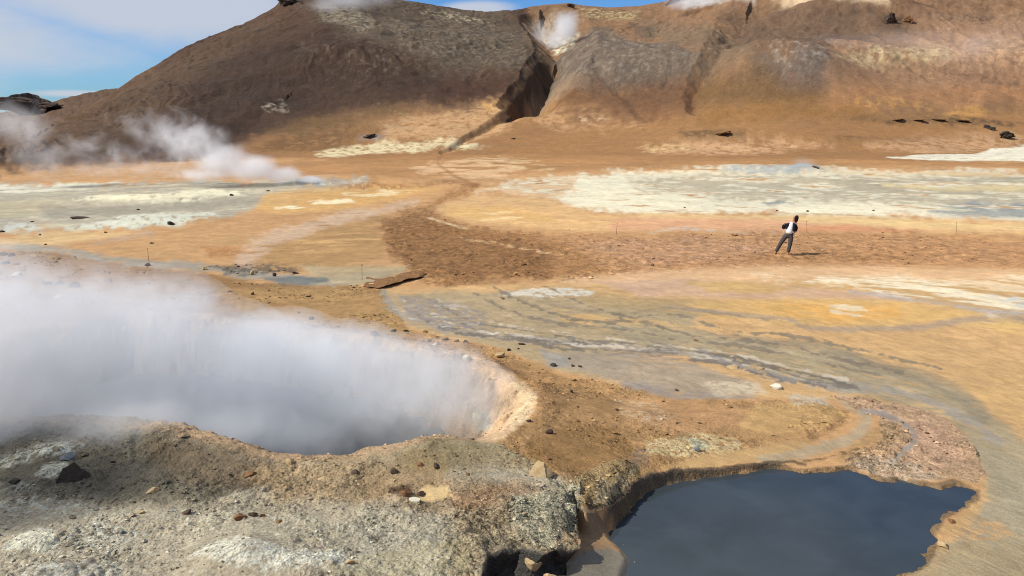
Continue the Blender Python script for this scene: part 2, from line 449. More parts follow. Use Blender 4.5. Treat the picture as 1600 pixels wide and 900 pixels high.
P([(1400, 15), (1600, 15), (1900, 0), (1900, 45), (1450, 45)], (170, 128, 95), 8, 10, .6)
P([(1480, 25), (1560, 25), (1540, 37), (1450, 32)], (90, 70, 54), 4, 7, .8, .1, 'str')
P([(1180, -10), (1400, -10), (1390, 8), (1220, 8)], (236, 200, 155), 6, 6, .85)
P([(1060, 0), (1180, -5), (1180, 8), (1070, 12)], (200, 190, 180), 5, 6, .7)
P([(1330, 186), (1420, 184), (1520, 185), (1600, 192), (1580, 198), (1400, 192)], (88, 70, 50), 2.5, 5, .85, -.1)
P([(1300, 214), (1400, 216), (1560, 206), (1600, 210), (1400, 222)], (120, 82, 54), 2.5, 5, .7, .0, 'str')
P([(1350, 225), (1500, 212), (1600, 208), (1600, 232), (1450, 240)], (214, 166, 120), 5, 7, .6, -.2, 'str')
P([(1385, 246), (1440, 241), (1520, 241), (1570, 230), (1640, 222), (2000, 215), (2000, 262), (1640, 254), (1500, 252)], (232, 220, 194), 2.5, 5, .95, -.45, 'str')
# ---- plain -------------------------------------------------------------
P([(300, 262), (520, 250), (760, 240), (1000, 244), (1390, 252), (1900, 258), (1900, 266), (1100, 262), (760, 275), (560, 282), (420, 275)], (180, 128, 74), 5, 5, .8)
P([(640, 262), (760, 244), (820, 262), (800, 275), (740, 285), (680, 275)], (222, 178, 130), 5, 10, .8, -.1, 'str')
P([(780, 243), (850, 255), (870, 268), (760, 262)], (222, 185, 135), 3, 8, .6, .1, 'str')
P([(-900, 310), (-200, 297), (0, 291), (100, 288), (250, 284), (400, 286), (480, 279), (575, 282), (570, 290), (480, 304), (400, 326), (345, 343), (270, 352), (180, 357), (60, 362), (0, 368), (-200, 390), (-900, 420)], (182, 166, 142), 5, 11, rough=.12)
P([(-200, 300), (0, 294), (250, 288), (470, 284), (420, 315), (340, 338), (180, 352), (0, 362), (-200, 372)], (208, 194, 160), 4, 8, .75, .12, 'str')
P([(-200, 306), (0, 300), (250, 296), (450, 292), (400, 318), (200, 345), (0, 350)], (140, 134, 122), 4, 8, .6, .3, 'str')
P([(-200, 300), (0, 292), (100, 288), (210, 285), (150, 292), (20, 302)], (226, 216, 190), 3, 5, .85, -.3, 'str')
P([(-100, 320), (60, 312), (120, 318), (60, 335), (-60, 345)], (190, 172, 136), 5, 8, .7)
P([(115, 313), (150, 305), (250, 302), (290, 297), (370, 299), (385, 305), (300, 312), (200, 316)], (232, 219, 184), 2.5, 5, .95, -.5)
P([(60, 322), (250, 318), (400, 308), (420, 315), (330, 328), (200, 335), (80, 342)], (158, 146, 128), 5, 8, .8, -.3, 'str')
P([(160, 345), (200, 336), (260, 331), (335, 332), (345, 340), (280, 350), (200, 356), (100, 360)], (216, 210, 186), 2.5, 6, .95, -.3)
P([(-30, 352), (40, 346), (80, 350), (50, 360), (-30, 366)], (208, 206, 192), 3, 6, .8, -.1)
P([(450, 284), (520, 279), (565, 283), (540, 290), (480, 292)], (128, 130, 130), 3, 4, .8, -.2)
P([(500, 287), (570, 281), (575, 286), (520, 293)], (222, 216, 200), 2, 4, .8, -.1)
P([(420, 302), (520, 292), (640, 290), (690, 296), (600, 318), (500, 330), (430, 335), (395, 330)], (214, 163, 92), 5, 6, .85)
P([(430, 326), (480, 315), (540, 310), (560, 315), (480, 326)], (238, 220, 180), 2.5, 5, .9, .0, 'str')
P([(530, 300), (600, 296), (660, 298), (600, 306), (540, 308)], (232, 205, 155), 2.5, 5, .8, .05, 'str')
P([(-200, 385), (0, 372), (100, 362), (200, 362), (210, 368), (130, 378), (0, 388)], (212, 174, 120), 4, 6, .9)
P([(150, 390), (250, 365), (330, 350), (420, 350), (380, 395), (300, 410), (200, 405)], (194, 148, 96), 6, 8, .8)
P([(310, 385), (380, 388), (400, 400), (330, 402)], (170, 112, 58), 5, 6, .75, -.2)
P([(420, 370), (520, 345), (590, 342), (600, 400), (520, 425), (420, 415), (400, 395)], (180, 136, 82), 6, 8, .8)
P([(440, 380), (560, 360), (590, 375), (480, 400)], (212, 165, 105), 5, 8, .6, .1, 'str')
L([(380, 412), (400, 390), (430, 372), (500, 350), (580, 332), (650, 314)], (12, 5), (206, 172, 142), 6, 9, .75, -.4, 'str')
P([(745, 300), (790, 290), (880, 276), (1000, 268), (1180, 262), (1400, 265), (1600, 268), (2300, 270), (2300, 350), (1600, 345), (1500, 341), (1350, 338), (1150, 334), (960, 333), (890, 322), (850, 305)], (232, 218, 186), 6, 12, .95, -.5, 'str', rough=.15)
P([(745, 300), (850, 282), (900, 278), (900, 300), (860, 310)], (212, 165, 115), 6, 10, .8, -.2, 'str')
P([(980, 280), (1180, 272), (1600, 275), (2200, 280), (2200, 325), (1600, 325), (1350, 318), (1150, 310), (1000, 300)], (176, 158, 130), 6, 12, .8, -.18, 'str')
P([(1300, 280), (1600, 278), (1900, 280), (1900, 300), (1500, 305), (1350, 300)], (156, 144, 122), 5, 9, .65, .08, 'str')
P([(1450, 330), (1520, 318), (1600, 318), (2000, 322), (2000, 338), (1600, 340), (1500, 340)], (146, 146, 142), 4, 7, .85, -.25, 'str')
P([(1190, 316), (1225, 313), (1240, 318), (1200, 321)], (130, 132, 128), 2, 3, .8)
P([(1380, 290), (1600, 288), (1900, 292), (1900, 297), (1500, 300)], (222, 195, 140), 3, 6, .7, -.1, 'str')
P([(1130, 264), (1230, 258), (1275, 262), (1290, 268), (1200, 272)], (176, 174, 168), 3, 4, .85, -.3)
P([(1230, 262), (1250, 254), (1278, 258), (1285, 265), (1240, 267)], (158, 160, 158), 2, 3, .9)
P([(1280, 266), (1500, 270), (1900, 272), (1900, 277), (1500, 275)], (222, 182, 125), 2, 4, .7)
P([(690, 318), (760, 302), (860, 312), (930, 335), (1150, 338), (1600, 348), (2200, 352), (2200, 372), (1600, 368), (1200, 362), (900, 362), (740, 350), (680, 334)], (218, 170, 112), 5, 6, .9)
P([(1000, 336), (1250, 338), (1600, 352), (2000, 355), (2000, 362), (1600, 361), (1300, 352), (1000, 345)], (228, 190, 128), 4, 5, .8)
P([(960, 342), (1150, 340), (1330, 352), (1450, 362), (1200, 364), (950, 360)], (216, 158, 116), 4, 5, .85)
P([(1240, 355), (1330, 353), (1420, 363), (1250, 363)], (212, 142, 92), 3, 4, .8)
P([(700, 322), (800, 322), (880, 345), (780, 348), (700, 338)], (224, 172, 98), 5, 7, .7)
P([(720, 330), (790, 330), (900, 345), (760, 350)], (236, 205, 150), 3, 6, .7, .2, 'str')
L([(1010, 366), (1060, 357), (1150, 364), (1220, 366)], 2.5, (200, 182, 160), 2, 4, .6, -.1)
# trodden path
P([(748, 287), (738, 298), (700, 312), (672, 326), (682, 341), (740, 356), (850, 368), (1000, 369), (1200, 366), (1400, 368), (1650, 376), (2400, 385), (2400, 425), (1650, 420), (1400, 414), (1200, 416), (1000, 428), (860, 437),
   (760, 442), (690, 446), (655, 440), (640, 428), (612, 402), (602, 372), (592, 350), (600, 340), (650, 326), (700, 305), (725, 292)], (176, 126, 76), 8, 12, rough=.7, reg='path')
P([(600, 345), (670, 335), (740, 358), (860, 385), (860, 430), (700, 440), (640, 420), (610, 390)], (150, 104, 60), 12, 12, .8)
P([(860, 368), (1200, 366), (1650, 376), (2400, 385), (2400, 425), (1650, 420), (1200, 416), (960, 428)], (200, 146, 96), 8, 8, .75)
P([(900, 380), (1100, 372), (1210, 380), (1200, 400), (1000, 415)], (200, 150, 112), 5, 8, .7, -.1)
P([(1150, 400), (1300, 390), (1450, 395), (1400, 410), (1200, 412)], (166, 114, 64), 6, 8, .6, -.1)
L([(745, 290), (700, 284), (640, 292), (560, 290), (520, 290)], 3, (150, 100, 56), 3, 4, .7, -.1)
L([(720, 372), (780, 382), (840, 393), (880, 398)], 1.5, (214, 168, 118), 1.5, 3, .8, -.2)
L([(668, 340), (700, 350), (730, 358)], 1.5, (228, 190, 145), 1.5, 2, .8)
L([(744, 290), (712, 276), (694, 264), (684, 252), (704, 233)], 2.2, (166, 112, 64), 3, 3, .8)
L([(704, 233), (742, 210), (775, 192), (804, 174)], 1.6, (104, 70, 44), 2, 3, .8, -.4)
# brown slope behind the crater
P([(-900, 440), (-300, 405), (-50, 392), (60, 390), (130, 402), (230, 416), (330, 428), (400, 442), (560, 446), (600, 455), (625, 490), (640, 515), (720, 535), (640, 560), (300, 560), (-900, 620)], (160, 118, 70), 4, 5, rough=.5)
P([(330, 450), (560, 450), (610, 470), (640, 515), (700, 535), (600, 530), (420, 500)], (182, 140, 86), 6, 8, .8)
L([(330, 470), (420, 478), (500, 470), (560, 475), (600, 465)], 2, (150, 100, 54), 3, 6, .6, .0)
L([(-50, 385), (60, 388), (120, 395), (160, 404), (220, 411), (300, 416), (360, 424), (440, 434), (520, 438), (600, 430)], (3, 8), (162, 150, 132), 3, 6, .9, rough=.1, wet=.1, reg='stream')
P([(320, 415), (420, 412), (470, 420), (460, 428), (350, 428)], (112, 98, 82), 4, 6, .8, -.2, rough=.7)
P([(470, 416), (560, 418), (640, 414), (630, 428), (560, 445), (500, 442)], (182, 158, 118), 4, 6, .85)
P([(405, 436), (440, 432), (510, 434), (515, 441), (440, 445)], (116, 116, 106), 3, 5, .9, wet=.5)
L([(150, 380), (200, 370), (235, 364)], 4, (180, 152, 124), 4, 5, .7)
# ---- mud delta on the right ------------------------------------------
P([(600, 455), (700, 450), (860, 444), (1000, 438), (1170, 424), (1400, 420), (1650, 425), (2400, 430), (2400, 960), (1300, 960), (1450, 880), (1530, 770), (1540, 745), (1330, 630), (1180, 622), (1050, 618), (960, 598), (880, 582), (800, 548), (700, 530), (640, 515)],
  (204, 160, 102), 4, 4, rough=.12, reg='delta')
P([(860, 440), (1000, 425), (1200, 416), (1420, 418), (1650, 424), (1900, 430), (1900, 445), (1500, 440), (1170, 440), (1000, 450)], (220, 174, 128), 6, 6, .8)
P([(605, 458), (700, 455), (880, 462), (1000, 470), (1100, 480), (1080, 520), (1000, 560), (960, 598), (860, 575), (760, 540), (640, 512)], (172, 150, 112), 7, 8, .9)
P([(860, 480), (1000, 500), (1090, 512), (1090, 530), (960, 520), (880, 500)], (208, 162, 96), 5, 8, .75, -.15, 'str')
P([(980, 505), (1080, 520), (1060, 535), (960, 525)], (210, 165, 98), 4, 6, .7, -.1, 'str')
P([(930, 440), (1080, 438), (1250, 450), (1400, 460), (1400, 470), (1180, 468), (1000, 462)], (206, 164, 132), 5, 6, .8)
P([(1070, 442), (1150, 440), (1240, 452), (1200, 460), (1110, 456)], (202, 160, 92), 4, 5, .8)
P([(900, 462), (1100, 470), (1150, 478), (1040, 490), (920, 480)], (176, 146, 96), 5, 6, .7)
P([(1040, 487), (1100, 474), (1180, 468), (1300, 467), (1420, 472), (1500, 482), (1540, 490), (1460, 502), (1420, 512), (1300, 512), (1230, 508), (1180, 498), (1100, 492)], (214, 168, 96), 5, 8, .8)
P([(1180, 480), (1280, 474), (1400, 480), (1400, 495), (1300, 505), (1240, 498)], (222, 160, 66), 7, 8, .6, -.25, 'str')
P([(1290, 478), (1340, 476), (1358, 488), (1345, 494), (1300, 488)], (216, 200, 166), 2, 6, .75, .0, 'str')
L([(1040, 480), (1140, 490), (1230, 500), (1260, 512), (1330, 514), (1440, 512), (1520, 500), (1700, 505)], (3, 5), (176, 148, 116), 2.5, 3, .9)
L([(860, 478), (960, 490), (1050, 482), (1130, 490), (1200, 500)], 2.2, (150, 130, 104), 2, 3, .7, -.3, 'str')
P([(1500, 505), (1650, 498), (2000, 500), (2000, 540), (1600, 530)], (222, 178, 102), 5, 6, .7, -.1, 'str')
P([(1170, 428), (1240, 436), (1280, 432), (1360, 431), (1480, 440), (1560, 436), (1650, 432), (2200, 430), (2200, 500), (1650, 492), (1560, 488), (1440, 470), (1360, 455), (1300, 444), (1220, 440)], (234, 216, 184), 5, 10, .85, -.08, 'str')
P([(1480, 440), (1600, 436), (1900, 440), (1900, 460), (1520, 462)], (224, 186, 140), 5, 6, .7, -.1, 'str')
P([(1540, 465), (1620, 462), (1900, 466), (1900, 478), (1580, 478)], (184, 186, 182), 4, 6, .7, -.1)
L([(1330, 456), (1400, 466), (1480, 476), (1560, 488), (1700, 492)], 3, (178, 160, 148), 2.5, 3, .8)
P([(778, 462), (810, 453), (880, 450), (930, 454), (925, 460), (860, 466)], (214, 204, 184), 2, 5, .85, -.3)
# channels
P([(930, 505), (1000, 508), (1080, 516), (1160, 531), (1250, 538), (1320, 548), (1370, 570), (1440, 588), (1490, 610), (1560, 660), (1680, 740), (2000, 860), (2000, 1000), (1400, 980), (1470, 880), (1540, 790), (1540, 740), (1480, 690), (1420, 640), (1330, 612), (1200, 585), (1080, 560), (1000, 540)], (162, 148, 116), 7, 7, .8, -.5, 'str')
L([(1090, 520), (1180, 532), (1290, 544), (1370, 572), (1450, 592), (1510, 625), (1530, 650)], (3, 12), (140, 128, 104), 5, 6, .6)
P([(1080, 535), (1200, 548), (1330, 580), (1280, 580), (1150, 560)], (184, 156, 108), 4, 6, .7, .0, 'str')
P([(1400, 600), (1480, 640), (1500, 690), (1450, 665)], (206, 164, 104), 5, 6, .7, -.1, 'str')
P([(1500, 590), (1700, 590), (2000, 640), (2000, 760), (1700, 720), (1560, 650)], (206, 164, 100), 6, 7, .7, -.2, 'str')
P([(1430, 660), (1540, 720), (1560, 780), (1500, 830), (1470, 900), (1600, 960), (1900, 960), (1900, 800), (1640, 740)], (166, 150, 118), 8, 7, .8)
P([(1450, 845), (1500, 810), (1560, 815), (1590, 840), (1520, 852)], (196, 152, 98), 4, 6, .85, -.2)
P([(1480, 850), (1600, 840), (1800, 850), (1800, 880), (1500, 880)], (176, 150, 106), 5, 7, .8, -.1)
P([(1430, 890), (1480, 850), (1600, 870), (1700, 960), (1380, 960)], (170, 145, 105), 5, 6, .8)
L([(600, 458), (625, 490), (680, 512), (760, 524), (850, 532), (930, 540), (1010, 548), (1090, 556), (1170, 578), (1250, 596), (1330, 606), (1420, 618), (1500, 650), (1560, 690)], (5, 6), (162, 148, 128), 3, 9, .9, -.6, 'str', wet=.08, reg='stream')
for dx, dy, w_, c_ in ((6, 9, 2, (118, 106, 92)), (-4, -8, 1.3, (206, 188, 160)), (30, 20, 2.0, (122, 110, 96)), (44, 14, 1.1, (210, 190, 162)), (60, 4, 1.6, (120, 108, 92)), (64, -2, 1.1, (208, 188, 158)), (90, 28, 1.6, (126, 112, 96)), (120, -12, 1.2, (136, 120, 98)), (150, -22, 1.3, (132, 116, 94)), (210, -34, 1.3, (136, 120, 96))):
    L([(620 + dx, 470 + dy), (680 + dx, 500 + dy), (760 + dx, 514 + dy * .6), (850 + dx, 526 + dy), (930 + dx, 536 + dy * .5), (1010 + dx, 546 + dy * .7), (1090 + dx, 556 + dy * .5), (1170 + dx, 576 + dy * .6), (1260 + dx, 594 + dy * .5)], (w_, w_ * 1.4), c_, 1.1, 7, .85, -1.0, 'fin')
P([(620, 460), (690, 470), (760, 490), (760, 515), (690, 515), (640, 500)], (148, 136, 126), 4, 6, .8, -.2)
L([(680, 478), (720, 480), (742, 492), (748, 504)], 1.5, (200, 182, 160), 1.4, 4, .5, -.1)
L([(760, 500), (800, 492), (810, 510), (790, 516)], 4, (206, 172, 134), 5, 8, .5, -.1)
L([(640, 498), (760, 520), (850, 530), (920, 542), (1000, 548)], 1.5, (200, 186, 166), 1.2, 4, .55, -.1)
L([(1000, 544), (1100, 555), (1190, 582), (1300, 604)], 1.5, (190, 172, 152), 1.2, 4, .55, -.1)
L([(960, 524), (1010, 532), (1060, 546)], 1.5, (140, 124, 104), 1.5, 3, .7)
P([(860, 552), (1000, 552), (1090, 570), (1180, 600), (1180, 622), (1050, 616), (960, 596), (880, 572)], (164, 146, 122), 5, 6, .85)
P([(940, 545), (1080, 560), (1060, 575), (950, 560)], (196, 158, 112), 4, 6, .6, .0, 'str')
P([(960, 595), (1000, 600), (1060, 612), (1180, 622), (1060, 628), (975, 610)], (152, 140, 128), 4, 7, .75, wet=.1)
P([(1090, 600), (1180, 598), (1200, 615), (1120, 620)], (206, 182, 146), 4, 6, .8, -.2)
L([(1090, 545), (1150, 572), (1200, 582), (1240, 596)], (2, 4), (142, 130, 118), 2, 6, .7, wet=.1)
P([(840, 545), (880, 556), (890, 572), (860, 575)], (156, 150, 140), 3, 4, .7)
# ---- bank between crater and pool ------------------------------------
P([(640, 520), (720, 532), (800, 552), (880, 588), (960, 604), (1050, 624), (1180, 628), (1280, 628), (1326, 642), (1320, 662), (1270, 690), (1210, 712), (1100, 737), (1003, 750), (960, 790), (900, 800), (880, 900), (600, 900), (600, 720), (760, 700), (840, 640), (800, 580), (700, 545), (600, 525)], (184, 138, 86), 4, 6, rough=.55)
P([(700, 545), (780, 560), (860, 600), (880, 640), (850, 640), (800, 590)], (174, 128, 78), 6, 8, .7)
P([(820, 690), (900, 660), (960, 670), (1000, 700), (980, 740), (900, 760), (820, 740)], (158, 116, 66), 8, 8, .75)
P([(960, 620), (1100, 632), (1200, 640), (1180, 665), (1080, 680), (980, 660)], (202, 150, 98), 7, 8, .7)
P([(965, 625), (1020, 630), (1060, 650), (1020, 665), (970, 650)], (208, 182, 146), 5, 8, .7, .0)
P([(1010, 690), (1080, 680), (1150, 685), (1160, 705), (1060, 715), (1005, 710)], (222, 194, 140), 5, 8, .8, -.15)
P([(1075, 685), (1105, 688), (1100, 702), (1080, 702)], (206, 204, 170), 3, 5, .8, -.1)
P([(1180, 632), (1280, 630), (1318, 645), (1290, 668), (1200, 680), (1150, 668)], (206, 160, 98), 5, 6, .85, rough=.5)
P([(1230, 618), (1290, 622), (1300, 634), (1240, 632)], (190, 180, 160), 4, 5, .75, -.1)
P([(1030, 735), (1100, 712), (1200, 695), (1260, 690), (1240, 708), (1200, 718), (1100, 732)], (196, 154, 98), 5, 4, .9, rough=.12)
L([(1318, 628), (1345, 640), (1352, 660), (1335, 682), (1290, 700), (1240, 712), (1190, 720)], (9, 7), (180, 156, 122), 4, 6, .85, rough=.15)
P([(1300, 620), (1340, 622), (1420, 633), (1455, 642), (1490, 660), (1520, 695), (1538, 740), (1525, 760), (1490, 748), (1440, 750), (1380, 744), (1340, 736), (1318, 722), (1340, 705), (1380, 690), (1372, 655), (1340, 640)], (196, 156, 116), 2.5, 4, .97, rough=.95)
P([(1420, 660), (1480, 670), (1500, 720), (1460, 740), (1420, 720)], (206, 160, 124), 6, 7, .7)
P([(1375, 660), (1410, 660), (1400, 690), (1365, 700), (1330, 722), (1310, 715)], (166, 130, 84), 4, 5, .7, -.1)
L([(1350, 640), (1390, 652), (1420, 668), (1428, 690), (1405, 712), (1395, 724)], (3, 4), (152, 140, 128), 2.5, 6, .85, rough=.2, wet=.2)
P([(1320, 728), (1370, 715), (1420, 725), (1470, 745), (1440, 754), (1380, 748)], (214, 184, 152), 4, 5, .8, -.1)
# ---- crater rim and inside -------------------------------------------
P(_cr, (186, 152, 116), 4, 4, .95, rough=.6)
P([(735, 545), (790, 580), (838, 615), (836, 645), (806, 672), (778, 695), (745, 692), (755, 660), (790, 630), (770, 600), (735, 575)], (218, 176, 132), 5, 7, .95, rough=.35)
P([(800, 600), (836, 620), (830, 650), (800, 672), (795, 650), (820, 630)], (232, 200, 150), 4, 5, .8, -.2)
P([(740, 640), (765, 645), (770, 672), (745, 680)], (176, 168, 152), 4, 5, .9)
# ---- foreground mound ------------------------------------------------
P([(-900, 660), (0, 664), (170, 668), (260, 680), (330, 697), (410, 719), (470, 723), (540, 721), (600, 711), (690, 690), (780, 695), (850, 730), (884, 760), (896, 815), (750, 860), (736, 905), (715, 1000), (-900, 1300)], (180, 163, 136), 5, 5, rough=.7)
P([(-300, 655), (170, 664), (300, 688), (420, 720), (440, 745), (330, 790), (180, 790), (40, 770), (-300, 770)], (98, 90, 74), 14, 12, .8)  # shade of the drifting steam painted into the mound colour
P([(230, 678), (330, 697), (420, 722), (460, 730), (400, 770), (300, 760), (230, 720)], (120, 96, 70), 16, 12, .55)
P([(380, 740), (480, 722), (600, 712), (700, 710), (700, 760), (560, 790), (440, 780)], (178, 146, 104), 14, 12, .8)
P([(610, 715), (680, 688), (780, 692), (840, 720), (840, 735), (760, 735), (650, 740)], (146, 120, 72), 14, 12, .6)
P([(670, 690), (740, 692), (760, 712), (680, 712)], (120, 106, 60), 14, 10, .5, -.3)
P([(560, 745), (640, 740), (740, 745), (800, 760), (760, 800), (640, 800), (570, 780)], (166, 134, 94), 16, 12, .65)
P([(640, 775), (660, 765), (700, 762), (708, 774), (690, 782), (650, 784)], (226, 188, 128), 4, 5, .9, rough=.1)
P([(606, 765), (640, 760), (648, 775), (620, 782)], (90, 66, 46), 4, 5, .85)
P([(700, 770), (800, 750), (850, 760), (840, 790), (780, 805), (720, 800)], (170, 128, 88), 14, 12, .6, rough=1.1)
P([(700, 800), (770, 800), (850, 790), (890, 770), (900, 815), (830, 852), (750, 860), (735, 900), (690, 960), (660, 960), (690, 850)], (192, 164, 124), 8, 8, .85, rough=1.5)
P([(800, 780), (850, 770), (886, 775), (896, 815), (840, 845), (800, 830)], (200, 190, 158), 12, 12, .8, -.4, rough=1.6)
P([(868, 745), (905, 770), (912, 806), (895, 800), (884, 780)], (204, 190, 158), 3, 4, .9, rough=1.2)
P([(900, 740), (960, 720), (1003, 730), (985, 765), (950, 795), (905, 800), (890, 770)], (178, 146, 98), 5, 6, .9, rough=1.2)
P([(935, 755), (990, 735), (985, 760), (950, 792), (925, 795)], (192, 170, 134), 5, 6, .8, -.2, rough=1.5)
P([(985, 705), (1010, 700), (1015, 725), (990, 735)], (128, 110, 92), 4, 5, .75, -.2)
P([(560, 800), (700, 800), (720, 840), (690, 960), (540, 960)], (182, 168, 142), 10, 10, .7)
P([(520, 880), (640, 850), (735, 850), (720, 960), (520, 960)], (186, 168, 122), 8, 10, .75, -.1)
P([(-60, 720), (20, 708), (90, 692), (130, 698), (100, 716), (0, 728)], (192, 190, 176), 4, 7, .85, -.05)
P([(58, 742), (70, 728), (100, 722), (112, 735), (100, 752), (70, 748)], (214, 206, 182), 3, 5, .9, -.25)
P([(-60, 758), (40, 752), (60, 764), (0, 770)], (196, 190, 172), 4, 6, .7, .05)
P([(-60, 788), (60, 778), (160, 790), (200, 808), (120, 812), (0, 800)], (205, 198, 176), 5, 8, .8, .1)
P([(100, 820), (180, 815), (230, 835), (180, 860), (110, 850)], (208, 206, 190), 5, 8, .8, .05)
P([(0, 860), (30, 835), (60, 824), (90, 828), (85, 840), (98, 850), (75, 860), (30, 862)], (226, 218, 192), 2.5, 4, .95, -.5)
P([(30, 900), (60, 878), (120, 875), (190, 880), (200, 920), (20, 930)], (200, 196, 180), 5, 7, .85, -.05)
P([(70, 885), (110, 880), (120, 895), (70, 905)], (132, 138, 142), 3, 5, .8, -.05)
P([(295, 872), (330, 848), (370, 836), (410, 845), (450, 858), (530, 862), (555, 885), (480, 888), (420, 896), (370, 890)], (222, 216, 196), 3, 6, .95, -.2)
P([(360, 845), (400, 845), (440, 860), (400, 872)], (150, 152, 152), 4, 5, .7, -.05)
P([(220, 800), (400, 800), (600, 830), (500, 850), (300, 840)], (190, 178, 150), 8, 10, .6, .0)
P([(-200, 800), (300, 800), (700, 840), (700, 960), (-200, 960)], (200, 190, 168), 6, 8, .7, .2)
L([(905, 802), (930, 799), (955, 792), (975, 773), (990, 757), (1010, 750), (1060, 741), (1110, 737)], (6, 2.5), (78, 66, 50), 2.5, 2, .9, wet=.4)  # shaded bank wall painted as a dark stroke along the water
L([(1110, 737), (1160, 731), (1205, 726), (1235, 722), (1258, 728)], (2.2, 2.5), (96, 76, 54), 1.5, 2, .85, wet=.3)
L([(1258, 722), (1300, 714), (1342, 702)], 2, (110, 84, 58), 1.5, 5, .7, -.2)
# ---- below the overhang, mud shelf, pool rim -------------------------
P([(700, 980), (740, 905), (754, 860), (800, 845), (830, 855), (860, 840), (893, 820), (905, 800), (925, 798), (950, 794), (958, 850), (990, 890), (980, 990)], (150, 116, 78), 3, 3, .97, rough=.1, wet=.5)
P([(700, 980), (740, 905), (754, 860), (800, 845), (830, 856), (850, 880), (880, 920), (880, 990)], (96, 90, 80), 4, 4, .9, rough=.2)  # cliff face under the lip, its shade painted in as dark grey
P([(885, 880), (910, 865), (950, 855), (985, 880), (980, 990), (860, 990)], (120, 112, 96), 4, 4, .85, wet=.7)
# ------------------------------------------------------------------------
form_pts = []
for l in LAYERS:
    pts = np.asarray(l[1], float)
    if l[0] == 'l':
        pts = spline(pts, 4)
    else:
        q = []
        for i in range(len(pts)):
            a, b = pts[i], pts[(i + 1) % len(pts)]
            n = max(1, int(np.hypot(*(b - a)) / 130)) if (a[1] < 260 or b[1] < 260) else 1
            q += [a + (b - a) * k / n for k in range(n)]
        pts = np.array(q)
    form_pts.append(pts)
allp = np.vstack(form_pts)
wpts = np.vstack([march(form, allp[i:i + 120, 0], np.where(allp[i:i + 120, 1] > 960, 960, allp[i:i + 120, 1]), 900) for i in range(0, len(allp), 120)])
ma, mv = mapc(wpts[:, 0], wpts[:, 1])
mv = np.where(allp[:, 1] > 960, allp[:, 1] - 960 + mv, mv)
k0 = 0
for l, fp in zip(LAYERS, form_pts):
    kind, pts, col, soft, warp, op, brk, bk, rough, wet, reg, wid, sm = l
    q = np.stack([ma[k0:k0 + len(fp)], mv[k0:k0 + len(fp)]], -1); k0 += len(fp)
    pad = soft + 1.6 * warp + (max(np.atleast_1d(wid)) if wid is not None else 0) + 2
    s = np.nonzero((A > q[:, 0].min() - pad) & (A < q[:, 0].max() + pad) & (V > q[:, 1].min() - pad) & (V < q[:, 1].max() + pad))[0]
    if not len(s):
        continue
    ww = warp * (.65 * w1[s] + .5 * w2[s])
    if kind == 'p':
        d = sd_poly(q, A[s], V[s])
    else:
        d, t, _ = d_line(q, A[s] + ww * .7, V[s])
        ws = np.atleast_1d(wid)
        d = (ws[0] + (ws[-1] - ws[0]) * t) - d * np.where(True, 1.0, 1.0)
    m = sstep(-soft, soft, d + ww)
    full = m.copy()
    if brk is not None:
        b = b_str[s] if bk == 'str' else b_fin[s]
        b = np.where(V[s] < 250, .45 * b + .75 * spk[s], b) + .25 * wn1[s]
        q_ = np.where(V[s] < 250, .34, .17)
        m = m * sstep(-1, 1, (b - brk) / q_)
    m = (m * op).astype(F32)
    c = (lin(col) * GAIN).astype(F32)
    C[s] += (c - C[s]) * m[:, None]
    if rough is not None:
        ROUGH[s] += (rough - ROUGH[s]) * full
    if wet is not None:
        WET[s] = np.maximum(WET[s], wet * m)
    elif op > .9 and brk is None:
        WET[s] *= 1 - m
    if reg:
        REG.setdefault(reg, np.zeros(len(X), F32))
        REG[reg][s] = np.maximum(REG[reg][s], full)

# pool walls: overhang shade painted in dark grey, wet mud tone further round
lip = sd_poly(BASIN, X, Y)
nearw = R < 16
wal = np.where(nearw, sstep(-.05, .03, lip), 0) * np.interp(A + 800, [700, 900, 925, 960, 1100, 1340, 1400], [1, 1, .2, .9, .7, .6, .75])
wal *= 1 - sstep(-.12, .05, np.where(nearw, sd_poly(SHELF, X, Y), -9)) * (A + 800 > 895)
wc = np.where((A + 800 < 912)[:, None], lin((74, 68, 60)) * GAIN, lin((112, 92, 68)) * GAIN)  # left of the shelf the dark grey stands in for shade
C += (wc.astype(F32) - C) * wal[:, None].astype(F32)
cru = np.where(nearw, sstep(-.5, -.15, lip) * sstep(.02, -.02, lip), 0) * np.interp(A + 800, [690, 760, 905, 925], [0, 1, 1, 0]) * np.clip(.6 + .8 * b_fin, 0, 1.2)
C += ((lin((196, 182, 150)) * GAIN).astype(F32) - C) * np.clip(cru * .7, 0, 1)[:, None].astype(F32)
ROUGH = np.maximum(ROUGH, (1.4 * cru).astype(F32)); ROUGH = np.maximum(ROUGH, (.8 * wal).astype(F32)); WET = np.where(cru > .3, 0, WET).astype(F32)
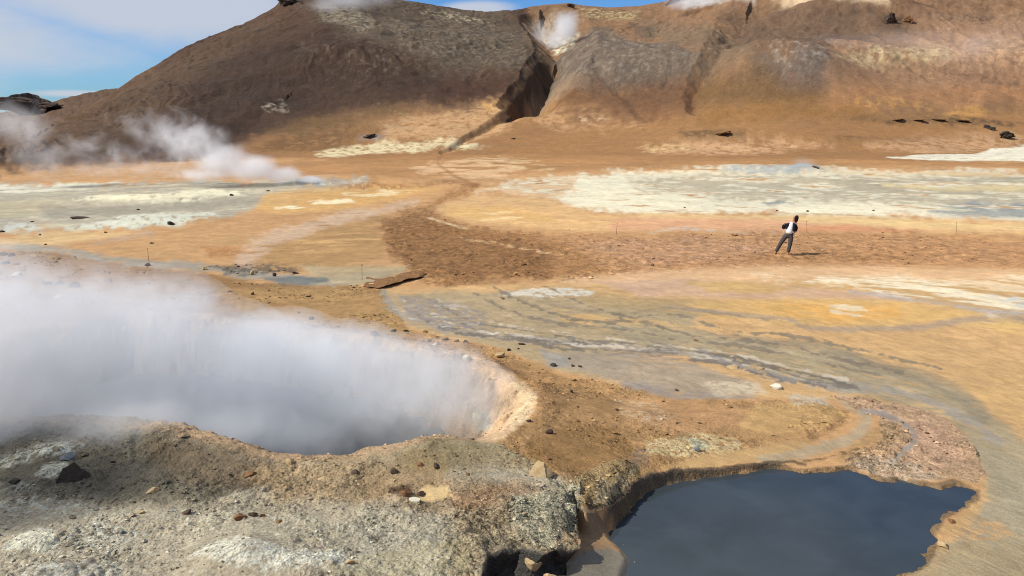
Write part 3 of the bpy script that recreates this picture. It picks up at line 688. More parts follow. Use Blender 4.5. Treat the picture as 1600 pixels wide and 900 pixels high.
# colour that belongs to the soil itself: mineral mottling and streaks
var = 1 + .13 * wn1 + .10 * wn3 + .22 * wn2 * np.clip(ROUGH, 0, 1) + .10 * b_str * (R < 110) + .08 * b_fin
hm = sstep(.05, .4, TC)
rill = ridged(A / 17 + .8 * perlin(X / 14, Y / 14) + .25 * perlin(X / 4, Y / 4), R / 48 + 5, 3, .55, seed=25) - .15 + .7 * fbm(A / 5, V / 60, 4, .6, seed=71)
var = var + hm * (.16 * fbm(X / 3, Y / 3, 4, .65, seed=73) + .14 * rill + .14 * fbm(X / 25, Y / 25, 3, seed=77))
flow = fbm((A + V * 1.5) / 70, (V - .22 * A) / 4.5, 4, .62, seed=101)
fine = fbm(A / 26, V / 1.9, 3, .6, seed=103) * sstep(700, 420, V)
dl = REG['delta'] * (1 - hm) * sstep(430, 470, V)
var = var + dl * (.09 * flow + .07 * sstep(.10, .0, np.abs(flow - .12)) - .07 * sstep(.09, .0, np.abs(flow + .2))) + .07 * fine * (1 - hm)
# fine pale and dark specks of loose stones on the slopes
speck = fbm(X / 1.1, Y / 1.1, 3, .7, seed=79)
var = var + hm * .28 * sstep(.42, .62, speck) - hm * .22 * sstep(.4, .6, -speck)
pathm = REG['path']
var = var + pathm * (.30 * fbm(X / .5, Y / .5, 3, .6, seed=83) * sstep(.4, .2, SPC * .8))
C *= np.clip(var, .35, 1.7)[:, None]
warm = (.05 * wn3 + .04 * b_str)[:, None]
C *= 1 + warm * np.array([.6, 0, -1.0], F32)

ROUGH = np.where(hm > .2, ROUGH, ROUGH * (.55 + .75 * sstep(-.35, .35, wn1 + .4 * b_fin))).astype(F32)
lum = (C @ np.array([.3, .6, .1], F32))[:, None]
C = (lum + (C - lum) * .91).astype(F32)
C *= 1 + (dl * .8)[:, None] * np.array([.01, -.01, .03], F32)
# ---- fine relief in the mesh, each octave only where the grid can carry it
rel = np.zeros(len(X), F32)
for wl, amp, sd in [(.9, .04, 1), (.42, .03, 2), (.2, .02, 3), (.1, .012, 4), (.05, .007, 5)]:
    m = SPC / wl < .55
    rel[m] += amp * perlin(X[m] / wl + sd * 11, Y[m] / wl - sd * 5) * sstep(.55, .25, SPC[m] / wl)
fl2 = fbm((A + V * 1.5) / 110, (V - .22 * A) / 11, 2, .5, seed=131)
rel *= ROUGH
rel += dl * sstep(60, 20, R) * (-.006 * sstep(.16, .0, np.abs(fl2 + .15)))
for wl, amp, lo, hi in [(.30, .055, .5, 1.2), (.15, .034, .45, 1.1), (.075, .018, .4, 1.0)]:
    m = (SPC / wl < .45) & (ROUGH > .35) & (R < 45)
    x_, y_ = X[m] + .3 * wl * perlin(X[m] / wl, Y[m] / wl), Y[m] + .3 * wl * perlin(X[m] / wl + 7, Y[m] / wl)
    patch = np.clip(.55 + .9 * perlin(X[m] / (wl * 5) + 3, Y[m] / (wl * 5)), 0, 1.2)
    rel[m] += amp * (sstep(.62, .1, cells(x_ / wl, y_ / wl)) - .3) * sstep(lo - .3, hi, ROUGH[m]) * patch * sstep(.45, .2, SPC[m] / wl)
m = (cru > .05)
rel[m] += cru[m] * .075 * (sstep(.6, .1, cells(X[m] / .21, Y[m] / .21)) - .35) * np.clip(.7 + .8 * perlin(X[m] / .5, Y[m] / .5), 0, 1.3)
m = (pathm > .01)
rel[m] += pathm[m] * .05 * (sstep(.6, .1, cells(X[m] / .36 + .3 * wn1[m], Y[m] / .30 + .3 * wn3[m])) - .3) * np.clip(.6 + perlin(X[m] / 1.5, Y[m] / 1.5), 0, 1.2)
Z = Z + rel

# overhanging lip: the crust juts out over the pool hollow
near = R < 16
azp = A + 800
jut = np.where(near, sstep(-.55, -.05, lip) * sstep(.12, .0, lip), 0) * np.interp(azp, [690, 740, 800, 850, 900, 912], [0, .10, .14, .20, .16, 0])
X = X + jut * .80; Y = Y - jut * .62; Z = Z - jut * .18

# ---------------------------------------------------------------- meshes from the grid
co = np.stack([X, Y, Z], -1).astype(F32)
G = co.reshape(NR, NA, 3)
du = np.roll(G, -1, 1) - np.roll(G, 1, 1)
dv = np.empty_like(G); dv[1:-1] = G[2:] - G[:-2]; dv[0] = G[1] - G[0]; dv[-1] = G[-1] - G[-2]
N = np.cross(du, dv); N /= np.linalg.norm(N, axis=-1, keepdims=True) + 1e-12
N = np.where(N[..., 2:3] < -.0, N, N).reshape(-1, 3)
if N[:, 2].mean() < 0:
    N = -N
ii, jj = np.meshgrid(np.arange(NR - 1), np.arange(NA), indexing='ij')
j2 = (jj + 1) % NA
quads = np.stack([ii * NA + jj, ii * NA + j2, (ii + 1) * NA + j2, (ii + 1) * NA + jj], -1).reshape(-1, 4)


def grid_object(name, faces, mat):
    used = np.unique(faces)
    remap = np.full(len(co), -1, np.int32); remap[used] = np.arange(len(used))
    f = remap[faces].astype(np.int32)
    me = bpy.data.meshes.new(name)
    me.vertices.add(len(used)); me.vertices.foreach_set('co', co[used].ravel())
    me.loops.add(f.size); me.loops.foreach_set('vertex_index', f.ravel())
    me.polygons.add(len(f)); me.polygons.foreach_set('loop_start', np.arange(0, f.size, 4, dtype=np.int32))
    me.update(calc_edges=True)
    me.polygons.foreach_set('use_smooth', np.ones(len(f), bool))
    for an, arr in (('soil', C), ):
        at = me.color_attributes.new(an, 'FLOAT_COLOR', 'POINT')
        at.data.foreach_set('color', np.concatenate([arr[used], np.ones((len(used), 1), F32)], 1).astype(F32).ravel())
    for an, arr in (('rough', ROUGH), ('wet', WET)):
        at = me.attributes.new(an, 'FLOAT', 'POINT'); at.data.foreach_set('value', arr[used].astype(F32))
    me.normals_split_custom_set_from_vertices(N[used].tolist())
    me.materials.append(mat)
    o = bpy.data.objects.new(name, me); COL.objects.link(o)
    return o


def new_mat(name):
    m = bpy.data.materials.new(name); m.use_nodes = True
    nt = m.node_tree; nt.nodes.clear()
    out = nt.nodes.new('ShaderNodeOutputMaterial')
    return m, nt, out


def node(nt, t, **kw):
    n = nt.nodes.new(t)
    for k, v in kw.items():
        if k.startswith('i_'):
            n.inputs[k[2:].replace('_', ' ')].default_value = v
        else:
            setattr(n, k, v)
    return n


def soil_material():
    m, nt, out = new_mat('soil'); lk = nt.links.new
    b = node(nt, 'ShaderNodeBsdfPrincipled')
    col = node(nt, 'ShaderNodeAttribute', attribute_name='soil')
    rg = node(nt, 'ShaderNodeAttribute', attribute_name='rough')
    wt = node(nt, 'ShaderNodeAttribute', attribute_name='wet')
    geo = node(nt, 'ShaderNodeNewGeometry')
    n1 = node(nt, 'ShaderNodeTexNoise'); n1.inputs['Scale'].default_value = 38; n1.inputs['Detail'].default_value = 5; n1.inputs['Roughness'].default_value = .65
    n2 = node(nt, 'ShaderNodeTexNoise'); n2.inputs['Scale'].default_value = 1.7; n2.inputs['Detail'].default_value = 9; n2.inputs['Roughness'].default_value = .76
    v1 = node(nt, 'ShaderNodeTexVoronoi'); v1.inputs['Scale'].default_value = 26
    for n in (n1, n2, v1):
        lk(geo.outputs['Position'], n.inputs['Vector'])
    a1 = node(nt, 'ShaderNodeMath', operation='ADD'); lk(n1.outputs['Fac'], a1.inputs[0]); lk(n2.outputs['Fac'], a1.inputs[1])
    a2 = node(nt, 'ShaderNodeMath', operation='SUBTRACT'); lk(a1.outputs[0], a2.inputs[0]); a2.inputs[1].default_value = 1.0
    a3 = node(nt, 'ShaderNodeMath', operation='MULTIPLY_ADD'); lk(rg.outputs['Fac'], a3.inputs[0]); a3.inputs[1].default_value = 1.3; a3.inputs[2].default_value = .75
    a4 = node(nt, 'ShaderNodeMath', operation='MULTIPLY_ADD'); lk(a2.outputs[0], a4.inputs[0]); lk(a3.outputs[0], a4.inputs[1]); a4.inputs[2].default_value = 1.0
    mu = node(nt, 'ShaderNodeMath', operation='MAXIMUM'); lk(a4.outputs[0], mu.inputs[0]); mu.inputs[1].default_value = .25
    vm = node(nt, 'ShaderNodeVectorMath', operation='SCALE'); lk(col.outputs['Color'], vm.inputs[0]); lk(mu.outputs[0], vm.inputs['Scale'])
    lk(vm.outputs[0], b.inputs['Base Color'])
    rr = node(nt, 'ShaderNodeMapRange'); rr.inputs['To Min'].default_value = .95; rr.inputs['To Max'].default_value = .25
    lk(wt.outputs['Fac'], rr.inputs['Value']); lk(rr.outputs[0], b.inputs['Roughness'])
    sr = node(nt, 'ShaderNodeMapRange'); sr.inputs['To Min'].default_value = .12; sr.inputs['To Max'].default_value = .5
    lk(wt.outputs['Fac'], sr.inputs['Value']); lk(sr.outputs[0], b.inputs['Specular IOR Level'])
    ad = node(nt, 'ShaderNodeMath', operation='MULTIPLY_ADD'); lk(v1.outputs['Distance'], ad.inputs[0]); ad.inputs[1].default_value = -.5; lk(n1.outputs['Fac'], ad.inputs[2])
    v2 = node(nt, 'ShaderNodeTexVoronoi'); v2.inputs['Scale'].default_value = 55
    v3 = node(nt, 'ShaderNodeTexVoronoi'); v3.inputs['Scale'].default_value = 11; v3.inputs['Randomness'].default_value = 1
    nd = node(nt, 'ShaderNodeVectorMath', operation='MULTIPLY_ADD'); lk(n1.outputs['Color'], nd.inputs[0]); nd.inputs[1].default_value = (.05, .05, .05); lk(geo.outputs['Position'], nd.inputs[2])
    lk(nd.outputs[0], v3.inputs['Vector']); lk(geo.outputs['Position'], v2.inputs['Vector'])
    s1 = node(nt, 'ShaderNodeSeparateColor'); lk(v1.outputs['Color'], s1.inputs[0])
    s2_ = node(nt, 'ShaderNodeSeparateColor'); lk(v2.outputs['Color'], s2_.inputs[0])
    s3 = node(nt, 'ShaderNodeSeparateColor'); lk(v3.outputs['Color'], s3.inputs[0])
    g1_ = node(nt, 'ShaderNodeMath', operation='ADD'); lk(s1.outputs[0], g1_.inputs[0]); lk(s2_.outputs[1], g1_.inputs[1])
    g2_ = node(nt, 'ShaderNodeMath', operation='MULTIPLY_ADD'); lk(s3.outputs[0], g2_.inputs[0]); g2_.inputs[1].default_value = .8; lk(g1_.outputs[0], g2_.inputs[2])
    g3_ = node(nt, 'ShaderNodeMath', operation='MULTIPLY_ADD'); lk(g2_.outputs[0], g3_.inputs[0]); g3_.inputs[1].default_value = .34; g3_.inputs[2].default_value = -.34 * 1.4
    g4_ = node(nt, 'ShaderNodeMath', operation='MULTIPLY_ADD'); lk(g3_.outputs[0], g4_.inputs[0]); lk(rg.outputs['Fac'], g4_.inputs[1]); lk(a4.outputs[0], g4_.inputs[2])
    lk(g4_.outputs[0], mu.inputs[0])
    bu = node(nt, 'ShaderNodeBump'); bu.inputs['Distance'].default_value = .03
    st = node(nt, 'ShaderNodeMath', operation='MULTIPLY', use_clamp=True); lk(rg.outputs['Fac'], st.inputs[0]); st.inputs[1].default_value = 1.3
    lk(st.outputs[0], bu.inputs['Strength']); lk(ad.outputs[0], bu.inputs['Height'])
    bu2 = node(nt, 'ShaderNodeBump'); bu2.inputs['Distance'].default_value = .22
    s2 = node(nt, 'ShaderNodeMath', operation='MULTIPLY', use_clamp=True); lk(rg.outputs['Fac'], s2.inputs[0]); s2.inputs[1].default_value = .5
    lk(s2.outputs[0], bu2.inputs['Strength']); lk(n2.outputs['Fac'], bu2.inputs['Height']); lk(bu.outputs[0], bu2.inputs['Normal'])
    lk(bu2.outputs[0], b.inputs['Normal'])
    lk(b.outputs[0], out.inputs['Surface'])
    return m


SOIL = soil_material()
f0 = quads[:, 0]
is_hill = (TC[f0] > .02) | ((R[f0] > 105))
is_path = ~is_hill & (REG['path'][f0] > .5)
is_str = ~is_hill & ~is_path & (REG['stream'][f0] > .5)
is_rest = ~(is_hill | is_path | is_str)


def tag(o, label=None, cat=None, group=None, kind=None):
    if label: o['label'] = label
    if cat: o['category'] = cat
    if group: o['group'] = group
    if kind: o['kind'] = kind
    return o


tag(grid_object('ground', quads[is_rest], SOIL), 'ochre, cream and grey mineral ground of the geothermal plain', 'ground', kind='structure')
tag(grid_object('hill', quads[is_hill], SOIL), 'brown and orange bare volcanic hill behind the plain', 'hill', kind='structure')
tag(grid_object('path', quads[is_path], SOIL), 'churned dark brown trodden path bending across the plain', 'path', kind='structure')
tag(grid_object('stream', quads[is_str], SOIL), 'thin grey mud streams winding over the plain', 'stream', kind='structure')


def water_material(name, col, rough):
    m, nt, out = new_mat(name); lk = nt.links.new
    b = node(nt, 'ShaderNodeBsdfPrincipled')
    geo = node(nt, 'ShaderNodeNewGeometry')
    n = node(nt, 'ShaderNodeTexNoise'); n.inputs['Scale'].default_value = 1.1; n.inputs['Detail'].default_value = 5; n.inputs['Distortion'].default_value = .6
    lk(geo.outputs['Position'], n.inputs['Vector'])
    cr = node(nt, 'ShaderNodeValToRGB')
    cr.color_ramp.elements[0].position = .25; cr.color_ramp.elements[0].color = (*[c * .75 for c in col], 1)
    cr.color_ramp.elements[1].position = .7; cr.color_ramp.elements[1].color = (*[c * 1.2 for c in col], 1)
    lk(n.outputs['Fac'], cr.inputs[0]); lk(cr.outputs[0], b.inputs['Base Color'])
    b.inputs['Roughness'].default_value = rough; b.inputs['IOR'].default_value = 1.33
    n2 = node(nt, 'ShaderNodeTexNoise'); n2.inputs['Scale'].default_value = 5; n2.inputs['Detail'].default_value = 3
    lk(geo.outputs['Position'], n2.inputs['Vector'])
    bu = node(nt, 'ShaderNodeBump'); bu.inputs['Strength'].default_value = .08; bu.inputs['Distance'].default_value = .02
    lk(n2.outputs['Fac'], bu.inputs['Height']); lk(bu.outputs[0], b.inputs['Normal'])
    lk(b.outputs[0], out.inputs['Surface'])
    return m


def water(name, poly, z, mat, grow):
    c = poly.mean(0)
    bm = bmesh.new()
    vs = [bm.verts.new((*(p + (p - c) / np.linalg.norm(p - c) * grow), z)) for p in poly]
    f = bm.faces.new(vs)
    bmesh.ops.triangulate(bm, faces=[f])
    for f in bm.faces:
        f.normal_update()
        if f.normal.z < 0: f.normal_flip()
    me = bpy.data.meshes.new(name); bm.to_mesh(me); bm.free(); me.materials.append(mat)
    o = bpy.data.objects.new(name, me); COL.objects.link(o)
    return o


tag(water('pool_water', BASIN, WATER_Z, water_material('pool_mud_water', (.038, .048, .054), .1), .06), 'dark blue grey still water of the mud pool', 'pool', kind='structure')
tag(water('crater_water', CRATER, CRATER_WATER_Z, water_material('crater_mud_water', (.12, .13, .135), .3), -.1), 'grey water at the bottom of the steaming crater', 'pool', kind='structure')

# ---------------------------------------------------------------- helpers for things
def mesh_obj(name, verts, faces, mat, parent=None, smooth=True):
    me = bpy.data.meshes.new(name); me.from_pydata([tuple(v) for v in verts], [], faces); me.update()
    if smooth:
        me.polygons.foreach_set('use_smooth', np.ones(len(me.polygons), bool))
    me.materials.append(mat)
    o = bpy.data.objects.new(name, me); COL.objects.link(o)
    if parent: o.parent = parent
    return o


def plain_mat(name, col, rough=.85, var=.25, scale=30, bump=.3, dist=.01, spec=.2):
    m, nt, out = new_mat(name); lk = nt.links.new
    b = node(nt, 'ShaderNodeBsdfPrincipled'); b.inputs['Roughness'].default_value = rough; b.inputs['Specular IOR Level'].default_value = spec
    geo = node(nt, 'ShaderNodeNewGeometry')
    n = node(nt, 'ShaderNodeTexNoise'); n.inputs['Scale'].default_value = scale; n.inputs['Detail'].default_value = 6; n.inputs['Roughness'].default_value = .65
    lk(geo.outputs['Position'], n.inputs['Vector'])
    c = lin(col) * GAIN
    r = node(nt, 'ShaderNodeMapRange'); r.inputs['From Min'].default_value = .3; r.inputs['From Max'].default_value = .7; r.inputs['To Min'].default_value = 1 - var; r.inputs['To Max'].default_value = 1 + var
    lk(n.outputs['Fac'], r.inputs['Value'])
    v = node(nt, 'ShaderNodeVectorMath', operation='SCALE'); v.inputs[0].default_value = c; lk(r.outputs[0], v.inputs['Scale'])
    lk(v.outputs[0], b.inputs['Base Color'])
    bu = node(nt, 'ShaderNodeBump'); bu.inputs['Strength'].default_value = bump; bu.inputs['Distance'].default_value = dist
    lk(n.outputs['Fac'], bu.inputs['Height']); lk(bu.outputs[0], b.inputs['Normal']); lk(b.outputs[0], out.inputs['Surface'])
    return m


RM = {'dark': plain_mat('dark_stone', (84, 66, 54)), 'brown': plain_mat('brown_stone', (138, 98, 66)), 'tan': plain_mat('tan_stone', (188, 158, 118)),
      'pale': plain_mat('pale_stone', (226, 214, 190)), 'grey': plain_mat('grey_stone', (142, 134, 122)), 'black': plain_mat('black_stone', (68, 58, 50)),
      'blue': plain_mat('blue_grey_stone', (124, 126, 128))}


def rock_verts(seed, sub=3, cuts=7, jag=.12):
    bm = bmesh.new(); bmesh.ops.create_icosphere(bm, subdivisions=sub, radius=1)
    rn = random.Random(seed)
    planes = []
    for _ in range(cuts):
        n = Vector((rn.gauss(0, 1), rn.gauss(0, 1), rn.gauss(.15, .8))).normalized(); planes.append((n, rn.uniform(.34, .72)))
    off = Vector((seed * 3.7 % 97, seed * 1.3 % 61, seed * .7 % 41))
    for v in bm.verts:
        p = v.co.copy()
        for n, d in planes:
            k = p.dot(n)
            if k > d: p -= n * (k - d) * .92
        p += v.co * (jag * mnoise.fractal(v.co * 1.6 + off, 1.0, 2.0, 4))
        v.co = p
    vs = [v.co.copy() for v in bm.verts]; fs = [[v.index for v in f.verts] for f in bm.faces]
    bm.free()
    return vs, fs


def rock(px, py, wpx, hr, mat, label, group=None, name='rock', cat='rock', depth=.8, tilt=.2, sink=.22, jag=.10, cuts=9, sub=None, shape=None):
    rock.n += 1
    p = march(form, px, py, 2500)[0]
    r = math.hypot(*p)
    wid = wpx / FPX * math.hypot(r, CAM_H) * .5
    sub = sub or (3 if wpx > 9 else 2)
    vs, fs = rock_verts(rock.n * 17 + 5, sub, cuts, jag)
    if shape:
        vs, fs = shape
    rn = random.Random(rock.n)
    if shape: rn.uniform = lambda a, b: 0
    M = Matrix.Rotation(rn.uniform(-.5, .5) - math.atan2(p[0], p[1]), 3, 'Z') @ Matrix.Rotation(rn.uniform(-tilt, tilt), 3, 'Y')
    o = mesh_obj(name, [M @ Vector((v.x * wid, v.y * wid * depth, v.z * wid * hr)) for v in vs], fs, RM[mat], smooth=False)
    z = ground_z(p[0], p[1])
    d = p / r
    o.location = (p[0] + d[0] * wid * depth * .6, p[1] + d[1] * wid * depth * .6, 0)
    o.location.z = ground_z(o.location.x, o.location.y) + wid * hr * (1 - 2 * sink) * .55
    tag(o, label, cat, group)
    return o


rock.n = 0
g1 = 'stones on the brown slope behind the steam'
for a in [
    (8, 399, 12, .7, 'black', 'dark stone at the left edge, in the upper row on the brown slope'),
    (20, 401, 11, .6, 'brown', 'brown stone beside the dark one at the left edge of the upper row'),
    (34, 398, 7, .6, 'tan', 'small tan stone alone above the upper row of slope stones'),
    (55, 403, 13, .6, 'tan', 'pale topped stone at the right end of the upper row on the brown slope'),
    (8, 413, 16, .5, 'black', 'flat dark stone at the left edge, in the lower row on the brown slope'),
    (25, 414, 11, .6, 'brown', 'brown stone in the middle of the lower row at the left edge'),
    (34, 419, 17, .35, 'tan', 'flat tan slab at the right end of the lower row on the brown slope'),
    (26, 433, 18, .55, 'pale', 'pale stone half veiled by the top of the crater steam'),
    (73, 445, 13, .8, 'black', 'upright dark stone, first of three in a row just above the steam'),
    (93, 445, 19, .55, 'brown', 'wide brown stone in the middle of three just above the steam'),
    (117, 450, 17, .7, 'brown', 'tan and dark stone nearest the thin stake above the steam'),
    (91, 468, 18, .6, 'pale', 'whitish stone with a dark foot lowest on the slope by the stake'),
    (170, 441, 16, .5, 'brown', 'brown flat stone alone right of the stake above the steam'),
    (232, 416, 12, .5, 'dark', 'dark flat stone at the foot of the stake by the thin grey stream'),
    (395, 461, 7, 1.0, 'brown', 'small upright red brown stone on the ochre slope under the dark puddle'),
]: rock(*a, group=g1)
g2 = 'stones around the small dark puddle'
for a in [
    (320, 422, 12, .6, 'tan', 'tan stone at the left end of the dark gravelly patch by the puddle'),
    (394, 430, 8, 1.3, 'tan', 'upright yellowish stone left above the dark puddle'),
    (429, 432, 8, 1.3, 'black', 'upright black stone standing at the edge of the dark puddle'),
    (462, 428, 11, .5, 'dark', 'flat dark stone right of the black stone above the puddle'),
    (372, 417, 6, .6, 'dark', 'small dark stone on top of the gravelly patch left of the puddle'),
]: rock(*a, group=g2)
g3 = 'scattered stones on the grey and ochre flat behind'
for a in [
    (268, 352, 15, .6, 'black', 'black stone on the lower edge of the white left crust'),
    (216, 328, 6, .6, 'black', 'tiny black stone in the middle of the grey left crust'),
    (125, 342, 30, .2, 'dark', 'long low dark slab lying on the grey left crust'),
    (4, 363, 9, .5, 'black', 'black stone at the left edge below the grey crust'),
    (50, 347, 5, .6, 'black', 'tiny black stone near the bluish end of the left crust'),
    (165, 364, 6, .6, 'dark', 'small dark stone under the white crust on the tan strip'),
    (62, 368, 5, .6, 'dark', 'tiny dark stone on the left of the tan strip'),
    (72, 383, 5, .6, 'dark', 'tiny dark stone above the bend of the thin grey stream'),
    (237, 381, 8, .4, 'dark', 'flat dark stone alone on the bare tan flat above the stream stake'),
    (361, 306, 9, .5, 'black', 'dark stone on the right end of the cream crust below the far steam'),
    (420, 299, 8, .5, 'dark', 'dark stone near the vent of the far steam'),
    (1214, 330, 5, .7, 'black', 'tiny black stone on the white crust just left of the person'),
    (1261, 331, 6, .6, 'dark', 'tiny dark stone on the white crust just right of the person'),
    (1365, 330, 5, .6, 'black', 'tiny black stone on the white crust well right of the person'),
    (1070, 325, 4, .7, 'black', 'tiny black stone on the white crust well left of the person'),
    (1275, 264, 12, .5, 'dark', 'dark stone beside the small blue grey cone on the white crust'),
    (802, 218, 9, .5, 'black', 'black stone on the orange hill foot right of the trench'),
]: rock(*a, group=g3)
g4 = 'stones in a line along the far crater rim'
for a in [
    (487, 500, 10, .7, 'dark', 'dark stone furthest left along the far crater rim'),
    (450, 510, 9, .5, 'pale', 'pale yellowish stone on the far crater rim left of the dark one'),
    (528, 512, 8, .6, 'dark', 'small dark stone on the far crater rim just left of the larger one'),
    (586, 526, 16, .7, 'dark', 'large dark stone at the left of the row behind the crater'),
    (615, 519, 10, .7, 'black', 'small black stone second in the row behind the crater'),
    (634, 519, 12, .6, 'dark', 'dark low stone third in the row behind the crater'),
    (664, 520, 11, .6, 'brown', 'brown stone fourth in the row behind the crater'),
    (671, 534, 10, .5, 'dark', 'flat dark stone just above the white stone on the crater rim'),
    (680, 540, 11, .8, 'pale', 'bright white pointed stone on the far crater rim'),
    (695, 532, 12, .5, 'dark', 'dark flat stone right above the white stone by the mud delta'),
    (713, 535, 12, .5, 'brown', 'brown stone in the pair above the crater rim near the mud'),
    (726, 537, 12, .6, 'dark', 'dark stone at the right of the pair near the mud edge'),
    (706, 554, 13, .6, 'tan', 'tan lump on the crater rim below the pair of stones'),
    (720, 555, 9, .6, 'tan', 'small tan lump beside the pale one on the crater rim'),
    (730, 564, 15, .9, 'pale', 'pale crusty lump right on the steaming edge of the crater'),
    (783, 559, 20, .6, 'tan', 'biggest tan stone on the rim right of the steam'),
    (795, 549, 10, .6, 'dark', 'dark stone behind the biggest tan stone right of the steam'),
    (815, 539, 11, .5, 'dark', 'dark stone on the near edge of the grey mud delta'),
    (810, 546, 5, .7, 'black', 'tiny black stone under the dark one on the delta edge'),
]: rock(*a, group=g4)
g5 = 'stones on the ochre bank beside the mud delta'
for a in [
    (866, 573, 15, .6, 'black', 'black stone at the left of the cluster by the mud edge'),
    (890, 562, 7, .6, 'black', 'tiny black stone out on the mud above the black cluster'),
    (896, 573, 9, .6, 'dark', 'dark stone in the middle of the cluster by the mud edge'),
    (906, 574, 9, .6, 'black', 'black stone at the right end of the cluster by the mud edge'),
    (848, 578, 6, .6, 'dark', 'tiny dark stone left below the black cluster'),
    (897, 596, 11, .6, 'brown', 'brown stone below the black cluster on the ochre bank'),
    (925, 595, 7, .6, 'dark', 'small dark stone right of the brown one on the ochre bank'),
    (848, 606, 9, .7, 'black', 'black stone alone high on the ochre bank above the crater bend'),
    (893, 613, 8, .8, 'black', 'upright black stone on the open middle of the ochre bank'),
    (903, 637, 5, .7, 'dark', 'tiny dark stone lower on the open middle of the ochre bank'),
    (963, 641, 8, .5, 'dark', 'flat dark stone beside the pale patch of the ochre bank'),
    (1057, 611, 9, .5, 'dark', 'flat dark stone in the grey mud above the ochre bank'),
    (826, 660, 11, .5, 'dark', 'dark stone just outside the right lip of the crater'),
    (856, 679, 17, .6, 'dark', 'dark hollow stone between crater lip and middle of the bank'),
    (786, 468, 8, .6, 'brown', 'brown stone on the left end of the small white deposit'),
    (783, 466, 4, .6, 'dark', 'tiny dark stone beside the brown one on the white deposit'),
    (1212, 608, 21, .65, 'pale', 'white block lying in the grey mud channel'),
    (1147, 577, 24, .3, 'tan', 'flat tan crust flake in the mud channel, left of two'),
    (1187, 578, 24, .25, 'tan', 'flat tan crust flake in the mud channel, right of two'),
    (1087, 533, 10, .3, 'brown', 'thin brown flake on the grey green mud'),
    (1088, 705, 10, .8, 'blue', 'small purple grey stone in the pale yellow patch above the pool'),
]: rock(*a, group=g5)
def wedge(pts, seed):
    bm = bmesh.new(); bmesh.ops.convex_hull(bm, input=[bm.verts.new(p) for p in pts])
    bmesh.ops.triangulate(bm, faces=bm.faces[:])
    bmesh.ops.subdivide_edges(bm, edges=bm.edges[:], cuts=4, use_grid_fill=True)
    for v in bm.verts: v.co += Vector((1, 1, 1)) * .13 * mnoise.fractal(v.co * 1.7 + Vector((seed, 0, 0)), 1, 2, 4)
    r = [v.co.copy() for v in bm.verts], [[v.index for v in f.verts] for f in bm.faces]; bm.free()
    return r


g6 = 'stones on the near grey and brown mound'
for a in [
    (108, 719, 24, .5, 'blue', 'blue grey rock behind the dark wedge on the near mound'),
    (391, 744, 20, .55, 'brown', 'brown stone on the slope under the near crater edge'),
    (453, 727, 18, .6, 'tan', 'tan stone sitting right on the near crater edge'),
    (237, 772, 20, .5, 'tan', 'tan stone alone in the middle of the grey mound'),
    (293, 803, 15, .5, 'dark', 'dark low stone in the middle of the grey mound'),
    (272, 800, 13, .5, 'pale', 'small pale stone just left of the dark low stone'),
    (378, 812, 22, .5, 'brown', 'brown left stone of the clump above the big white crust'),
    (394, 807, 18, .7, 'dark', 'dark upright stone of the clump above the big white crust'),
    (408, 809, 14, .45, 'brown', 'flat right stone of the clump above the big white crust'),
    (221, 803, 10, .7, 'tan', 'small tan pointed stone left on the grey mound'),
    (435, 818, 12, .5, 'brown', 'brown stone right of the clump above the big white crust'),
    (192, 834, 11, .8, 'blue', 'small blue grey stone in the white speckled ground'),
    (556, 741, 14, .5, 'dark', 'dark stone left in the row below the crater edge'),
    (617, 740, 18, .5, 'dark', 'dark stone in the middle of the row below the crater edge'),
    (657, 731, 18, .5, 'brown', 'brown flat stone below the olive patch of the crater edge'),
    (682, 733, 18, .45, 'dark', 'dark flat stone beside the brown one below the olive patch'),
    (540, 765, 8, .6, 'dark', 'tiny dark stone left of the yellow hollow'),
    (634, 779, 28, .7, 'brown', 'brown broken rock in the hollow left of the yellow puddle'),
    (660, 776, 18, .4, 'dark', 'dark flat flake on the left edge of the yellow puddle'),
    (648, 786, 20, .4, 'pale', 'pale crumbled stone in front of the yellow puddle'),
    (732, 743, 9, .6, 'brown', 'small brown stone on the orange ground left of the wedge rock'),
    (806, 725, 10, .7, 'brown', 'small brown stone behind the wedge rock above the pool hollow'),
    (855, 717, 15, .4, 'brown', 'flat brown stone behind and right of the wedge rock'),
    (545, 884, 22, .5, 'tan', 'tan stone at the bottom on the pale ground left of the overhang'),
    (745, 664, 20, .9, 'pale', 'pale stone on the inner crater wall in the thin steam'),
]: rock(*a, group=g6)
rock(114, 755, 38, 1, 'black', 'dark wedge of rock with a flat face on the near mound', g6, shape=wedge([(-1, -.3, -.4), (.2, -.9, -.4), (1.1, -.3, -.4), (1, .7, -.4), (-.8, .7, -.4), (-.45, -.1, .55), (.2, .3, .6), (.75, .1, .15)], 3))
rock(846, 745, 42, 1, 'tan', 'pointed tan wedge rock with a flat lit face above the pool hollow', g6, shape=wedge([(-1.0, -.5, -.4), (.35, -.8, -.4), (1, .1, -.4), (.6, .7, -.4), (-.7, .5, -.4), (.2, .1, .55), (-.2, .4, .6), (-.6, .1, .25)], 7))
g7 = 'stones at the pool edge'
for a in [
    (838, 905, 34, 1.1, 'tan', 'tan lumpy boulder leaning under the overhang beside the pool'),
    (864, 918, 36, .7, 'tan', 'rounded pale boulder lowest in the picture under the overhang'),
    (1461, 815, 9, .7, 'black', 'small black stone poking out of the pool by its right shore'),
    (1488, 818, 14, .6, 'brown', 'brown stone on the ochre right shore of the pool'),
    (1472, 857, 20, .5, 'tan', 'tan flat stone at the waterline of the right shore'),
]: rock(*a, group=g7)

